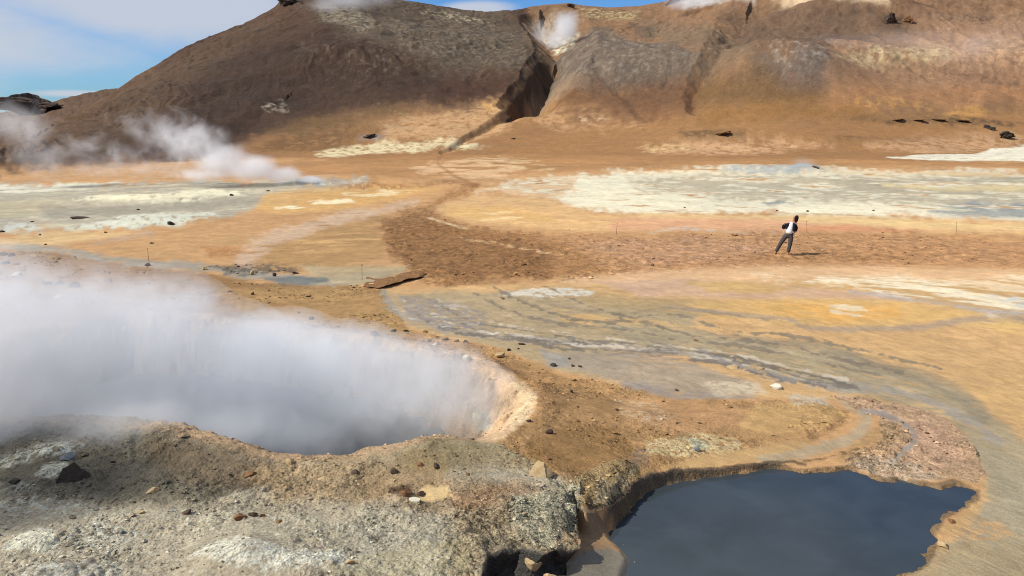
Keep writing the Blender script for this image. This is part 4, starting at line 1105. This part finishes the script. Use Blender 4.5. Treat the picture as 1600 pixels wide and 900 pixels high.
# crags on the hill
g8 = 'dark lava crags on the hills'
for a in [
    (1390, 38, 26, .9, 'dark', 'dark crag standing out high on the right hill'),
    (1420, 38, 18, .7, 'brown', 'smaller brown crag beside the dark one high on the right hill'),
    (1570, 218, 26, .5, 'black', 'black lava lump above the white strip at the right edge'),
    (1546, 203, 14, .8, 'black', 'small black lava spike at the end of the dark ledge'),
    (1128, 214, 40, .12, 'brown', 'low dark ledge on the orange hill foot above the white plain'),
    (580, 216, 26, .25, 'dark', 'thin dark ledge over the cream streak at the left hill foot'),
    (892, 12, 16, .6, 'dark', 'dark knob on the skyline above the ravine'),
    (1052, 6, 30, .5, 'dark', 'dark rocky shoulder on the skyline right of the blue sky gap'),
    (446, 8, 34, .6, 'dark', 'dark craggy block on the left shoulder of the summit'),
]: rock(*a, group=g8, name='rock_outcrop', cat='rock outcrop', jag=.3, cuts=10, sub=4, sink=.3)
for k, x in enumerate((1400, 1432, 1466, 1500)):
    rock(x, 190 + k % 2, 24, .07, 'brown', ['leftmost low piece of the dark lava ledge across the right hill foot', 'second low piece from the left of the dark lava ledge across the right hill foot',
         'third low piece from the left of the dark lava ledge across the right hill foot', 'rightmost low piece of the dark lava ledge across the right hill foot'][k], g8, name='rock_outcrop', cat='rock outcrop', jag=.3, sub=4)
# the far butte
d = ray(48, 176); q = d[:2] / np.hypot(d[0], d[1]) * 520
vs, fs = rock_verts(909, 5, 9, .28)
o = mesh_obj('rock_outcrop', [Vector((v.x * 21, v.y * 18, v.z * 7)) for v in vs], fs, RM['dark'], smooth=False)
o.location = (q[0], q[1], CAM_H + 520 * d[2] / math.hypot(d[0], d[1]) + 4)
tag(o, 'flat topped dark butte on the far left skyline', 'rock outcrop', g8)

# ---------------------------------------------------------------- loose gravel
def gravel():
    sel = np.nonzero((R > 4.5) & (R < 48) & (np.abs(AA.ravel()) < .72) & (ROUGH > .3))[0]
    pr = ROUGH[sel] ** 1.2 * np.clip(.5 + 1.2 * fbm(X[sel] / 1.1, Y[sel] / 1.1, 3, seed=91), .05, 2) * SPC[sel] ** .6 * (1 - .75 * REG['path'][sel])
    pick = rng.choice(sel, 14000, replace=False, p=pr / pr.sum())
    base = np.array([(1, 0, 0), (0, 1, 0), (-1, 0, 0), (0, -1, 0), (0, 0, 1), (0, 0, -1), (.6, .6, .55), (-.6, .5, .6), (.5, -.6, .5), (-.55, -.6, .5)], float)
    tmp = bmesh.new(); vv = [tmp.verts.new(b) for b in base]; bmesh.ops.convex_hull(tmp, input=vv)
    tmp.verts.index_update(); fs0 = np.array([[v.index for v in f.verts] for f in tmp.faces]); base = np.array([v.co[:] for v in tmp.verts]); tmp.free()
    n = len(pick); k = len(base)
    size = np.minimum(np.exp(rng.normal(-4.75, .5, n)), .024) * np.clip(R[pick] / 11, .75, 2.0)
    size *= np.where(rng.random(n) < .035, 2.3, 1)
    a = rng.random(n) * 6.28
    ax = np.stack([1 + .5 * rng.random(n), 1 + .5 * rng.random(n), .55 + .4 * rng.random(n)], -1)
    p = base[None] * ax[:, None] * size[:, None, None] * (1 + .3 * rng.normal(size=(n, k, 1)))
    ca, sa = np.cos(a)[:, None], np.sin(a)[:, None]
    p = np.stack([p[..., 0] * ca - p[..., 1] * sa, p[..., 0] * sa + p[..., 1] * ca, p[..., 2]], -1)
    p += np.stack([X[pick], Y[pick], Z[pick] + size * .25], -1)[:, None]
    f = (fs0[None] + (np.arange(n) * k)[:, None, None]).reshape(-1, 3)
    me = bpy.data.meshes.new('gravel'); me.from_pydata(p.reshape(-1, 3).tolist(), [], f.tolist()); me.update()
    tone = rng.choice([.45, .7, 1.0, 1.25, 1.6], n, p=[.2, .25, .3, .15, .1])
    cc = np.clip(np.repeat(C[pick] * tone[:, None], k, 0), 0, .8)
    at = me.color_attributes.new('soil', 'FLOAT_COLOR', 'POINT'); at.data.foreach_set('color', np.concatenate([cc, np.ones((len(cc), 1))], 1).astype(F32).ravel())
    for an in ('rough', 'wet'):
        t = me.attributes.new(an, 'FLOAT', 'POINT'); t.data.foreach_set('value', np.full(n * k, .3 if an == 'rough' else 0, F32))
    me.materials.append(SOIL)
    o = bpy.data.objects.new('gravel', me); COL.objects.link(o)
    tag(o, 'loose pebbles strewn over the bank, mound and slopes', 'gravel', kind='stuff')


gravel()

# ---------------------------------------------------------------- marker stakes
STEEL = plain_mat('rusty_steel', (128, 104, 82), .6, .3, 60, .1, .002, .5)
ROPE = plain_mat('weathered_cap', (80, 62, 48), .8, .2, 60, .1, .002)


def tube(bm, pts, rad, n=8):
    rings = []
    for i, p in enumerate(pts):
        p = Vector(p); t = (Vector(pts[min(i + 1, len(pts) - 1)]) - Vector(pts[max(i - 1, 0)])).normalized()
        u = t.orthogonal().normalized(); v = t.cross(u)
        r = rad[i] if hasattr(rad, '__len__') else rad
        rings.append([bm.verts.new(p + (u * math.cos(a) + v * math.sin(a)) * r) for a in [6.2832 * k / n for k in range(n)]])
    for a, b in zip(rings, rings[1:]):
        for k in range(n):
            bm.faces.new((a[k], a[(k + 1) % n], b[(k + 1) % n], b[k]))
    bm.faces.new(rings[0][::-1]); bm.faces.new(rings[-1])


def bm_obj(name, bm, mat, parent=None, smooth=True):
    bmesh.ops.recalc_face_normals(bm, faces=bm.faces)
    me = bpy.data.meshes.new(name); bm.to_mesh(me); bm.free()
    if smooth: me.polygons.foreach_set('use_smooth', np.ones(len(me.polygons), bool))
    me.materials.append(mat)
    o = bpy.data.objects.new(name, me); COL.objects.link(o)
    if parent: o.parent = parent
    return o


def empty(name, loc):
    o = bpy.data.objects.new(name, None); COL.objects.link(o); o.location = loc; o.empty_display_size = .2
    return o


def make_stake():
    r = empty('marker_stake', (0, 0, 0))
    bm = bmesh.new(); tube(bm, [(0, 0, -.08), (0, 0, .2), (.004, 0, .4), (.012, 0, .5)], [.009, .009, .008, .007]); bm_obj('rod', bm, STEEL, r)
    bm = bmesh.new()
    tube(bm, [(.012 + .026 * math.sin(a), .0, .527 - .026 * math.cos(a)) for a in [6.0 * k / 12 for k in range(13)]], .006, 6); bm_obj('eyelet', bm, ROPE, r)
    return r


proto = make_stake()
for i, (px, py, tilt, lab) in enumerate([(131, 476, .02, 'thin steel stake standing in the brown slope at the edge of the crater steam'), (233, 410, -.03, 'thin steel stake by the thin grey stream on the left'),
                                         (566, 438, .0, 'thin steel stake beside the undercut path edge'), (963, 366, .04, 'thin steel stake behind the path far left of the person'),
                                         (1261, 363, -.14, 'leaning steel stake just behind and right of the person'), (1494, 364, -.12, 'leaning steel stake far right behind the path')]):
    o = proto
    if i:
        o = proto.copy(); COL.objects.link(o)
        for ch in proto.children:
            c = ch.copy(); COL.objects.link(c); c.parent = o
    p = march(form, px, py, 2500)[0]
    o.location = (p[0], p[1], ground_z(*p)); o.rotation_euler = (0, tilt, i * .0)
    tag(o, lab, 'stake', 'thin marker stakes of the visitor path')
# undercut crust at the edge of the path
bm = bmesh.new()
pp = march(form, [574, 590, 606, 622, 640, 652, 661], [449, 451, 449, 445, 439, 436, 433], 2500)
ring = []
for i, p in enumerate(pp):
    d = p / np.linalg.norm(p); z = ground_z(*p); h = [.01, .07, .11, .12, .09, .10, .02][i]; j = .06 * math.sin(i * 2.3)
    ring.append([bm.verts.new((p[0] + d[0] * (o_ + j), p[1] + d[1] * (o_ + j), z + zz)) for o_, zz in ((1.6, -.02), (.9, h * .75), (.15, h), (-.12, h * .95), (-.10, h * .75), (.35, h * .45), (.5, -.05))])
for a, b in zip(ring, ring[1:]):
    for k in range(6): bm.faces.new((a[k], b[k], b[k + 1], a[k + 1]))
bmesh.ops.subdivide_edges(bm, edges=bm.edges[:], cuts=5, use_grid_fill=True)
for v in bm.verts:
    q = mnoise.noise_vector(v.co * 2.2) * .16 + mnoise.noise_vector(v.co * 8) * .035
    v.co += Vector((q.x, q.y, q.z * .5))
tag(bm_obj('crust_ledge', bm, plain_mat('path_crust', (138, 98, 62), .9, .45, 14, .8, .04), smooth=False), 'broken brown crust ledge with a dark undercut at the path edge', 'ledge')

# ---------------------------------------------------------------- the person
SKIN = plain_mat('skin', (212, 160, 130), .6, .05, 20, .05, .001, .3)
HAIR = plain_mat('dark_hair', (34, 26, 24), .6, .2, 80, .3, .003)
JACKET = plain_mat('black_jacket', (24, 24, 30), .8, .2, 25, .4, .01)
SHIRT = plain_mat('white_shirt', (240, 240, 244), .8, .03, 20, .3, .008)
TROUSER = plain_mat('grey_trousers', (84, 76, 74), .85, .18, 18, .4, .01)
SHOE = plain_mat('tan_shoes', (176, 130, 78), .7, .1, 40, .2, .003)


def skin_mesh(name, joints, edges, mat, parent, sub=2):
    """one continuous surface grown round a skeleton: joints {key: (x, y, z, r)}"""
    keys = list(joints); me = bpy.data.meshes.new(name)
    me.from_pydata([joints[k][:3] for k in keys], [(keys.index(a), keys.index(b)) for a, b in edges], [])
    o = bpy.data.objects.new(name, me); COL.objects.link(o)
    m = o.modifiers.new('skin', 'SKIN'); m.use_smooth_shade = True
    s = o.modifiers.new('sub', 'SUBSURF'); s.levels = sub; s.render_levels = sub
    for i, k in enumerate(keys):
        r = joints[k][3]; me.skin_vertices[0].data[i].radius = r if isinstance(r, tuple) else (r, r)
    me.skin_vertices[0].data[0].use_root = True
    dg = bpy.context.evaluated_depsgraph_get(); dg.update()
    new = bpy.data.meshes.new_from_object(o.evaluated_get(dg))
    bpy.data.objects.remove(o); bpy.data.meshes.remove(me)
    new.name = name; new.materials.clear(); new.materials.append(mat)
    r = bpy.data.objects.new(name, new); COL.objects.link(r); r.parent = parent
    return r


pp = march(form, 1222, 398, 3000)[0]
person = empty('person', (pp[0], pp[1], ground_z(*pp) + .0))
person.rotation_euler = (0, 0, -math.atan2(pp[0], pp[1]))
tag(person, 'person in open black jacket, white shirt and grey trousers on the path, head tipped back', 'person')
# x to the right of the picture, y away from the camera, z up
J = {'pelvis': (.20, .0, .86, .125), 'belly': (.22, .01, 1.02, .115), 'chest': (.25, .03, 1.22, .13), 'neck0': (.30, .04, 1.40, .065), 'neck': (.335, .03, 1.475, .05), 'head': (.365, .01, 1.575, .08), 'crown': (.375, .03, 1.65, .066),
     'shl': (.11, .03, 1.35, .068), 'ell': (-.06, .12, 1.13, .045), 'wrl': (-.02, .02, .96, .032), 'shr': (.41, .04, 1.33, .066), 'elr': (.47, .10, 1.08, .045), 'wrr': (.40, -.04, .92, .032),
     'hl': (.10, .0, .82, .09), 'kl': (-.10, -.02, .46, .06), 'al': (-.25, .03, .09, .042), 'fl': (-.30, -.08, .04, .035), 'hr': (.30, .0, .81, .09), 'kr': (.27, -.03, .45, .06), 'ar': (.225, .0, .09, .042), 'fr': (.21, -.12, .04, .035)}
E = [('pelvis', 'belly'), ('belly', 'chest'), ('chest', 'neck0'), ('neck0', 'neck'), ('neck', 'head'), ('head', 'crown'), ('chest', 'shl'), ('shl', 'ell'), ('ell', 'wrl'), ('chest', 'shr'), ('shr', 'elr'), ('elr', 'wrr'),
     ('pelvis', 'hl'), ('hl', 'kl'), ('kl', 'al'), ('al', 'fl'), ('pelvis', 'hr'), ('hr', 'kr'), ('kr', 'ar'), ('ar', 'fr')]
# hands: palm, four bent fingers and a thumb each
for s, wr, dx, dy in (('l', 'wrl', .5, -.1), ('r', 'wrr', -.35, -.2)):
    wx, wy, wz = J[wr][:3]
    dv = Vector((dx * .5, dy, -1)).normalized(); ac = Vector((.3, -1, 0)).normalized()
    pm = Vector((wx, wy, wz)) + dv * .06
    J['palm' + s] = (*pm, .03); E.append((wr, 'palm' + s))
    for k, ln in enumerate((.07, .08, .075, .06)):
        a = pm + ac * (.024 * (k - 1.5)) + dv * .035; b = a + dv * ln * .5; c = b + (dv + Vector((.5 if s == 'l' else -.5, 0, 0))).normalized() * ln * .5
        J[f'f{s}{k}a'] = (*a, .010); J[f'f{s}{k}b'] = (*b, .009); J[f'f{s}{k}c'] = (*c, .008)
        E += [('palm' + s, f'f{s}{k}a'), (f'f{s}{k}a', f'f{s}{k}b'), (f'f{s}{k}b', f'f{s}{k}c')]
    a = pm + ac * .035; b = a + (dv + ac).normalized() * .045
    J[f't{s}a'] = (*a, .011); J[f't{s}b'] = (*b, .009); E += [('palm' + s, f't{s}a'), (f't{s}a', f't{s}b')]
body = skin_mesh('body', J, E, SKIN, person, 2)
# face: nose and chin pushed out of the head surface, looking up and to the left
look = Vector((-.62, -.62, .40)).normalized(); hc = Vector(J['head'][:3])
upv = Vector((.25, .2, 1)); upv = (upv - look * upv.dot(look)).normalized(); sdv = look.cross(upv)
for v in body.data.vertices:
    q = v.co - hc; f, u, s_ = q.dot(look), q.dot(upv), q.dot(sdv)
    if q.length < .16 and f > .02:
        nose = math.exp(-((u + .005) / .022) ** 2 - (s_ / .016) ** 2); chin = math.exp(-((u + .075) / .03) ** 2 - (s_ / .03) ** 2); eye = sum(math.exp(-((u - .02) / .014) ** 2 - ((s_ - e) / .016) ** 2) for e in (-.032, .032)); mouth = math.exp(-((u + .045) / .008) ** 2 - (s_ / .025) ** 2)
        v.co += look * (.024 * nose + .016 * chin - .010 * eye - .006 * mouth)
tr = {k: (*J[k][:3], J[k][3] + d) for k, d in (('pelvis', .03), ('hl', .03), ('kl', .026), ('al', .028), ('hr', .03), ('kr', .026), ('ar', .03))}
tr['waist'] = (.21, .0, 1.0, .138)
skin_mesh('trousers', tr, [('pelvis', 'waist'), ('pelvis', 'hl'), ('hl', 'kl'), ('kl', 'al'), ('pelvis', 'hr'), ('hr', 'kr'), ('kr', 'ar')], TROUSER, person)
sh = {'a': (.195, -.03, .86, .158), 'b': (.215, -.035, 1.02, .150), 'c': (.235, -.02, 1.2, .135), 'd': (.285, .0, 1.385, .075)}
skin_mesh('shirt', sh, [('a', 'b'), ('b', 'c'), ('c', 'd')], SHIRT, person)
jk = {'c': (.25, .075, 1.2, .125), 'b': (.235, .09, 1.02, .12), 'n': (.31, .07, 1.40, .085), 'shl': (.12, .02, 1.33, .115), 'ell': (-.03, .10, 1.14, .092), 'wrl': (-.045, .05, 1.05, .07),
      'shr': (.40, .02, 1.32, .095), 'elr': (.465, .08, 1.09, .07), 'wrr': (.425, .0, .97, .055), 'pr': (.365, -.07, 1.15, .085), 'pr2': (.375, -.06, .98, .075), 'pr0': (.37, -.05, 1.28, .075), 'pl0': (.135, -.06, 1.24, .085), 'pl': (.085, -.05, 1.06, .068)}
skin_mesh('jacket', jk, [('c', 'b'), ('c', 'n'), ('c', 'shl'), ('shl', 'ell'), ('ell', 'wrl'), ('c', 'shr'), ('shr', 'elr'), ('elr', 'wrr'), ('shr', 'pr0'), ('pr0', 'pr'), ('pr', 'pr2'), ('shl', 'pl0'), ('pl0', 'pl')], JACKET, person)
skin_mesh('hair', {'a': (.395, .025, 1.645, .112), 'b': (.435, .02, 1.54, .105), 'c': (.435, .045, 1.43, .07), 'd': (.42, .04, 1.33, .05)}, [('a', 'b'), ('b', 'c'), ('c', 'd')], HAIR, person)
for a, f in (('al', 'fl'), ('ar', 'fr')):
    ax, ay, az_ = J[a][:3]; fx, fy, fz = J[f][:3]
    skin_mesh('shoe', {'h': (ax + .01, ay + .05, .045, .045), 'm': ((ax + fx) / 2, (ay + fy) / 2, .05, .048), 't': (fx, fy - .05, .035, .036), 'k': (ax, ay + .01, .10, .052)}, [('h', 'm'), ('m', 't'), ('m', 'k')], SHOE, person)

# ---------------------------------------------------------------- steam
def plume(name, label, puffs, dens, nscale, k=.9, thr=.22, gain=2.2, color=(1, 1, 1), detail=5, vox=None, aniso=.2):
    """puffs: sight x, sight y, range, half sizes across / along / up, strength"""
    m, nt, out = new_mat(name + '_vapour'); lk = nt.links.new
    tc = node(nt, 'ShaderNodeTexCoord')
    acc = None; bm = bmesh.new()
    for px, py, r, rx, ry, rz, wt in puffs:
        d = ray(px, py); h = math.hypot(d[0], d[1]); c = Vector(d * (r / h)) + Vector((0, 0, CAM_H)); a = -math.atan2(d[0], d[1])
        mp = node(nt, 'ShaderNodeMapping', vector_type='TEXTURE'); mp.inputs['Location'].default_value = c; mp.inputs['Rotation'].default_value = (0, 0, a); mp.inputs['Scale'].default_value = (rx, ry, rz)
        lk(tc.outputs['Object'], mp.inputs['Vector'])
        g = node(nt, 'ShaderNodeTexGradient', gradient_type='SPHERICAL'); lk(mp.outputs[0], g.inputs['Vector'])
        mu = node(nt, 'ShaderNodeMath', operation='MULTIPLY'); lk(g.outputs['Fac'], mu.inputs[0]); mu.inputs[1].default_value = wt
        if acc is None: acc = mu.outputs[0]
        else:
            mx = node(nt, 'ShaderNodeMath', operation='SMOOTH_MAX'); lk(acc, mx.inputs[0]); lk(mu.outputs[0], mx.inputs[1]); mx.inputs[2].default_value = .25; acc = mx.outputs[0]
        bmesh.ops.create_icosphere(bm, subdivisions=3, radius=.93, matrix=Matrix.Translation(c) @ Matrix.Rotation(a, 4, 'Z') @ Matrix.Diagonal((rx, ry, rz, 1)))
    n = node(nt, 'ShaderNodeTexNoise'); n.inputs['Scale'].default_value = nscale; n.inputs['Detail'].default_value = detail; n.inputs['Roughness'].default_value = .58; n.inputs['Distortion'].default_value = .5
    lk(tc.outputs['Object'], n.inputs['Vector'])
    t1 = node(nt, 'ShaderNodeMath', operation='MULTIPLY_ADD'); lk(n.outputs['Fac'], t1.inputs[0]); t1.inputs[1].default_value = k; t1.inputs[2].default_value = -.5 * k - thr
    t2 = node(nt, 'ShaderNodeMath', operation='MULTIPLY_ADD', use_clamp=True); lk(acc, t2.inputs[0]); t2.inputs[1].default_value = gain; lk(t1.outputs[0], t2.inputs[2])
    p2 = node(nt, 'ShaderNodeMath', operation='POWER'); lk(t2.outputs[0], p2.inputs[0]); p2.inputs[1].default_value = 1.5
    t3 = node(nt, 'ShaderNodeMath', operation='MULTIPLY'); lk(p2.outputs[0], t3.inputs[0]); t3.inputs[1].default_value = dens
    v = node(nt, 'ShaderNodeVolumePrincipled'); v.inputs['Color'].default_value = (*color, 1); v.inputs['Anisotropy'].default_value = aniso
    lk(t3.outputs[0], v.inputs['Density']); lk(v.outputs[0], out.inputs['Volume'])
    me = bpy.data.meshes.new(name); bm.to_mesh(me); bm.free()
    o = bpy.data.objects.new(name, me); COL.objects.link(o)
    rmod = o.modifiers.new('remesh', 'REMESH'); rmod.mode = 'VOXEL'; rmod.voxel_size = vox or puffs[0][3] / 6
    dg = bpy.context.evaluated_depsgraph_get(); dg.update()
    new = bpy.data.meshes.new_from_object(o.evaluated_get(dg)); o.modifiers.clear(); o.data = new; bpy.data.meshes.remove(me)
    new.name = name; new.materials.clear(); new.materials.append(m)
    tag(o, label, 'steam', 'steam rising from the vents')
    return o


plume('steam_plume', 'thick blue white steam pouring out of the near crater and drifting left',
      [(772, 650, 12.7, .8, .9, .55, .40), (745, 618, 13.3, 1.0, 1.0, .75, .46), (710, 635, 12.9, 1.3, 1.1, .85, .42), (650, 635, 13.4, 1.4, 1.2, .95, .50), (575, 630, 13.8, 1.6, 1.3, 1.05, .64), (470, 685, 13.0, 1.3, .9, .55, .62), (340, 680, 12.4, 1.5, .8, .6, .7), (200, 668, 12.2, 1.5, .8, .6, .7), (480, 615, 14.3, 1.8, 1.4, 1.5, 1.05), (350, 580, 14.0, 1.7, 1.4, 1.55, 1), (235, 552, 14.0, 1.7, 1.4, 1.8, 1), (110, 545, 14.0, 1.8, 1.4, 1.75, 1),
       (-20, 540, 14.0, 2.0, 1.5, 1.9, 1), (-170, 540, 14.2, 2.0, 1.5, 2.0, 1), (330, 645, 13.5, 1.6, 1.2, .9, .85), (160, 640, 13.3, 1.8, 1.2, .85, .8), (0, 640, 13.3, 1.8, 1.2, .95, .9), (-170, 640, 13.3, 1.8, 1.2, 1.0, .9), (695, 588, 14.3, 1.2, 1.0, .88, .74), (630, 582, 14.9, 1.4, 1.0, .95, .92), (540, 562, 15.6, 1.6, 1.1, 1.0, 1.15),
       (440, 550, 15.2, 1.6, 1.1, 1.05, 1.15), (-300, 570, 11.8, 1.8, 1.3, 1.3, 1), (300, 478, 14.4, .8, .8, .7, .7), (180, 470, 14.4, .9, .8, .6, .6)],
      1.1, 2.6, k=1.5, thr=.16, detail=7, gain=2.6, color=(.99, 1, .995), vox=.22)
plume('steam_plume', 'white steam blown low to the left from the far vent on the grey crust',
      [(485, 281, 66, 1.8, 1.4, .5, 1), (440, 274, 66, 2.6, 2, 1.1, 1), (395, 264, 66, 3.2, 2.2, 1.6, 1), (345, 252, 67, 3.6, 2.6, 2.3, .9), (305, 230, 68, 3.6, 2.6, 3.0, .68), (265, 208, 70, 3.4, 2.5, 2.6, .52), (215, 202, 72, 3.4, 2, 2.2, .42), (160, 240, 72, 6, 3, 2.2, .34), (330, 272, 66.5, 5, 2, .9, .75), (345, 212, 69, 1.2, 1.2, 1.2, .42), (240, 262, 69, 5, 2, 1.2, .42)],
      .75, .6, k=2.0, thr=.38, vox=.4)
plume('steam_plume', 'thin grey steam drifting in front of the hill at the left edge',
      [(45, 208, 74, 3.4, 2, 3.4, .47), (15, 185, 75, 3.0, 2, 2.6, .42), (75, 245, 74, 3.6, 2, 2.3, .42), (120, 262, 73, 5, 2, 1.4, .33), (0, 165, 76, 2.8, 2, 2.0, .36)], .45, .5, k=1.6, vox=.4)


def hill_range(px, py):
    return float(np.hypot(*march(form, px, py, 2500)[0]))


r4 = hill_range(870, 70) - 7
plume('steam_plume', 'small blue white steam puff above the ravine on the hill', [(884, 42, r4, 6, 5, 7.0, 1), (868, 64, r4, 6.5, 5, 5, .7), (845, 55, r4, 5, 4, 7, .5), (895, 28, r4, 4, 4, 4, .6)], .3, .14, vox=1)
r5 = hill_range(560, 12) - 6
plume('steam_plume', 'faint grey steam lying on the summit of the hill', [(545, 2, r5, 16, 6, 5, .6), (510, 8, r5, 9, 5, 4, .5), (590, -2, r5, 10, 6, 4, .45)], .16, .1, vox=1)
r6 = hill_range(1070, 18) - 4
plume('steam_plume', 'small faint steam puff at the right hill top beside the sky gap', [(1064, 6, r6, 9, 5, 3.4, .7), (1100, 2, r6, 9, 5, 3, .5)], .2, .12, vox=1)
r7 = hill_range(1255, 260)
plume('steam_plume', 'tiny faint steam wisp over the blue grey cone on the white crust', [(1256, 256, r7, 2.2, 1.2, 1.0, .6)], .35, .6, vox=.4)
r8 = hill_range(1380, 78) - 5
plume('steam_plume', 'long pale veil of steam along the pale band high on the right hill', [(1300, 68, r8, 22, 4, 4, .4), (1420, 62, r8, 26, 4, 5, .45), (1530, 68, r8, 22, 4, 6, .42), (1210, 72, r8, 16, 4, 3, .35)], .12, .07, vox=2)

# ---------------------------------------------------------------- light and sky
to_sun = Vector((-1.5, -.45, 1.52)).normalized()
el = math.asin(to_sun.z); rot = math.atan2(to_sun.x, to_sun.y)
sd = bpy.data.lights.new('sun', 'SUN'); sd.energy = 4.9; sd.angle = math.radians(.5); sd.color = (1, .96, .90)
so = bpy.data.objects.new('sun', sd); COL.objects.link(so)
so.rotation_euler = to_sun.to_track_quat('Z', 'Y').to_euler()
w = bpy.data.worlds.new('World'); sc.world = w; w.use_nodes = True
nt = w.node_tree; nt.nodes.clear(); lk = nt.links.new
out = node(nt, 'ShaderNodeOutputWorld'); bg = node(nt, 'ShaderNodeBackground')
sky = node(nt, 'ShaderNodeTexSky', sky_type='NISHITA', sun_disc=False)
sky.sun_elevation = el; sky.sun_rotation = rot % (2 * math.pi)
sky.air_density = 1.0; sky.dust_density = .3; sky.ozone_density = 2.5
bg.inputs['Strength'].default_value = .10
tc = node(nt, 'ShaderNodeTexCoord')
mp = node(nt, 'ShaderNodeMapping'); mp.inputs['Scale'].default_value = (3.2, 3.2, 9.0); mp.inputs['Location'].default_value = (1.3, .2, .0)
lk(tc.outputs['Generated'], mp.inputs['Vector'])
nz = node(nt, 'ShaderNodeTexNoise'); nz.inputs['Scale'].default_value = 1.0; nz.inputs['Detail'].default_value = 7; nz.inputs['Roughness'].default_value = .55
lk(mp.outputs[0], nz.inputs['Vector'])


def cloud_bank(px, py, sx, sy):
    """soft bank of cloud standing in one direction of the sky"""
    d = ray(px, py); d = d / np.linalg.norm(d)
    sub = node(nt, 'ShaderNodeVectorMath', operation='SUBTRACT'); lk(tc.outputs['Generated'], sub.inputs[0]); sub.inputs[1].default_value = d
    sca = node(nt, 'ShaderNodeVectorMath', operation='MULTIPLY'); lk(sub.outputs[0], sca.inputs[0]); sca.inputs[1].default_value = (1 / sx, 1 / sx, 1 / sy)
    ln = node(nt, 'ShaderNodeVectorMath', operation='LENGTH'); lk(sca.outputs[0], ln.inputs[0])
    mr = node(nt, 'ShaderNodeMapRange', interpolation_type='SMOOTHSTEP'); mr.inputs['From Min'].default_value = 1.5; mr.inputs['From Max'].default_value = 0; lk(ln.outputs['Value'], mr.inputs['Value'])
    return mr.outputs[0]


banks = [cloud_bank(240, 10, .24, .075), cloud_bank(110, 146, .06, .006), cloud_bank(745, 12, .06, .012), cloud_bank(-100, 60, .3, .06)]
acc = banks[0]
for b in banks[1:]:
    mx = node(nt, 'ShaderNodeMath', operation='MAXIMUM'); lk(acc, mx.inputs[0]); lk(b, mx.inputs[1]); acc = mx.outputs[0]
sepz = node(nt, 'ShaderNodeSeparateXYZ'); lk(tc.outputs['Generated'], sepz.inputs[0])
hi = node(nt, 'ShaderNodeMapRange', interpolation_type='SMOOTHSTEP'); hi.inputs['From Min'].default_value = .25; hi.inputs['From Max'].default_value = .6; hi.inputs['To Max'].default_value = .72  # cloud cover added overhead, out of view, to whiten the sky fill
lk(sepz.outputs['Z'], hi.inputs['Value'])
mx = node(nt, 'ShaderNodeMath', operation='MAXIMUM'); lk(acc, mx.inputs[0]); lk(hi.outputs[0], mx.inputs[1]); acc = mx.outputs[0]
ad = node(nt, 'ShaderNodeMath', operation='MULTIPLY_ADD'); lk(acc, ad.inputs[0]); ad.inputs[1].default_value = .66; lk(nz.outputs['Fac'], ad.inputs[2])
cm = node(nt, 'ShaderNodeMapRange', interpolation_type='SMOOTHSTEP'); cm.inputs['From Min'].default_value = .66; cm.inputs['From Max'].default_value = 1.1; cm.inputs['To Max'].default_value = .9
lk(ad.outputs[0], cm.inputs['Value'])
tint = node(nt, 'ShaderNodeMix', data_type='RGBA', blend_type='MULTIPLY'); tint.inputs['Factor'].default_value = 1.0
lk(sky.outputs[0], tint.inputs['A']); tint.inputs['B'].default_value = (.46, .78, 1.2, 1)
mix = node(nt, 'ShaderNodeMix', data_type='RGBA'); lk(cm.outputs[0], mix.inputs['Factor']); lk(tint.outputs['Result'], mix.inputs['A']); mix.inputs['B'].default_value = (5.4, 5.75, 6.5, 1)
lk(mix.outputs['Result'], bg.inputs['Color']); lk(bg.outputs[0], out.inputs['Surface'])

sc.view_settings.view_transform = 'Standard'; sc.view_settings.look = 'None'
sc.view_settings.exposure = .10; sc.view_settings.gamma = 1
sc.render.resolution_x = 1024; sc.render.resolution_y = 576
cy = sc.cycles
cy.max_bounces = 12; cy.diffuse_bounces = 2; cy.glossy_bounces = 2; cy.volume_bounces = 10; cy.transparent_max_bounces = 8
cy.volume_step_rate = .7; cy.volume_max_steps = 160
cy.use_denoising = True
sc.cycles.pixel_filter_type = 'BLACKMAN_HARRIS'; cy.filter_width = .95
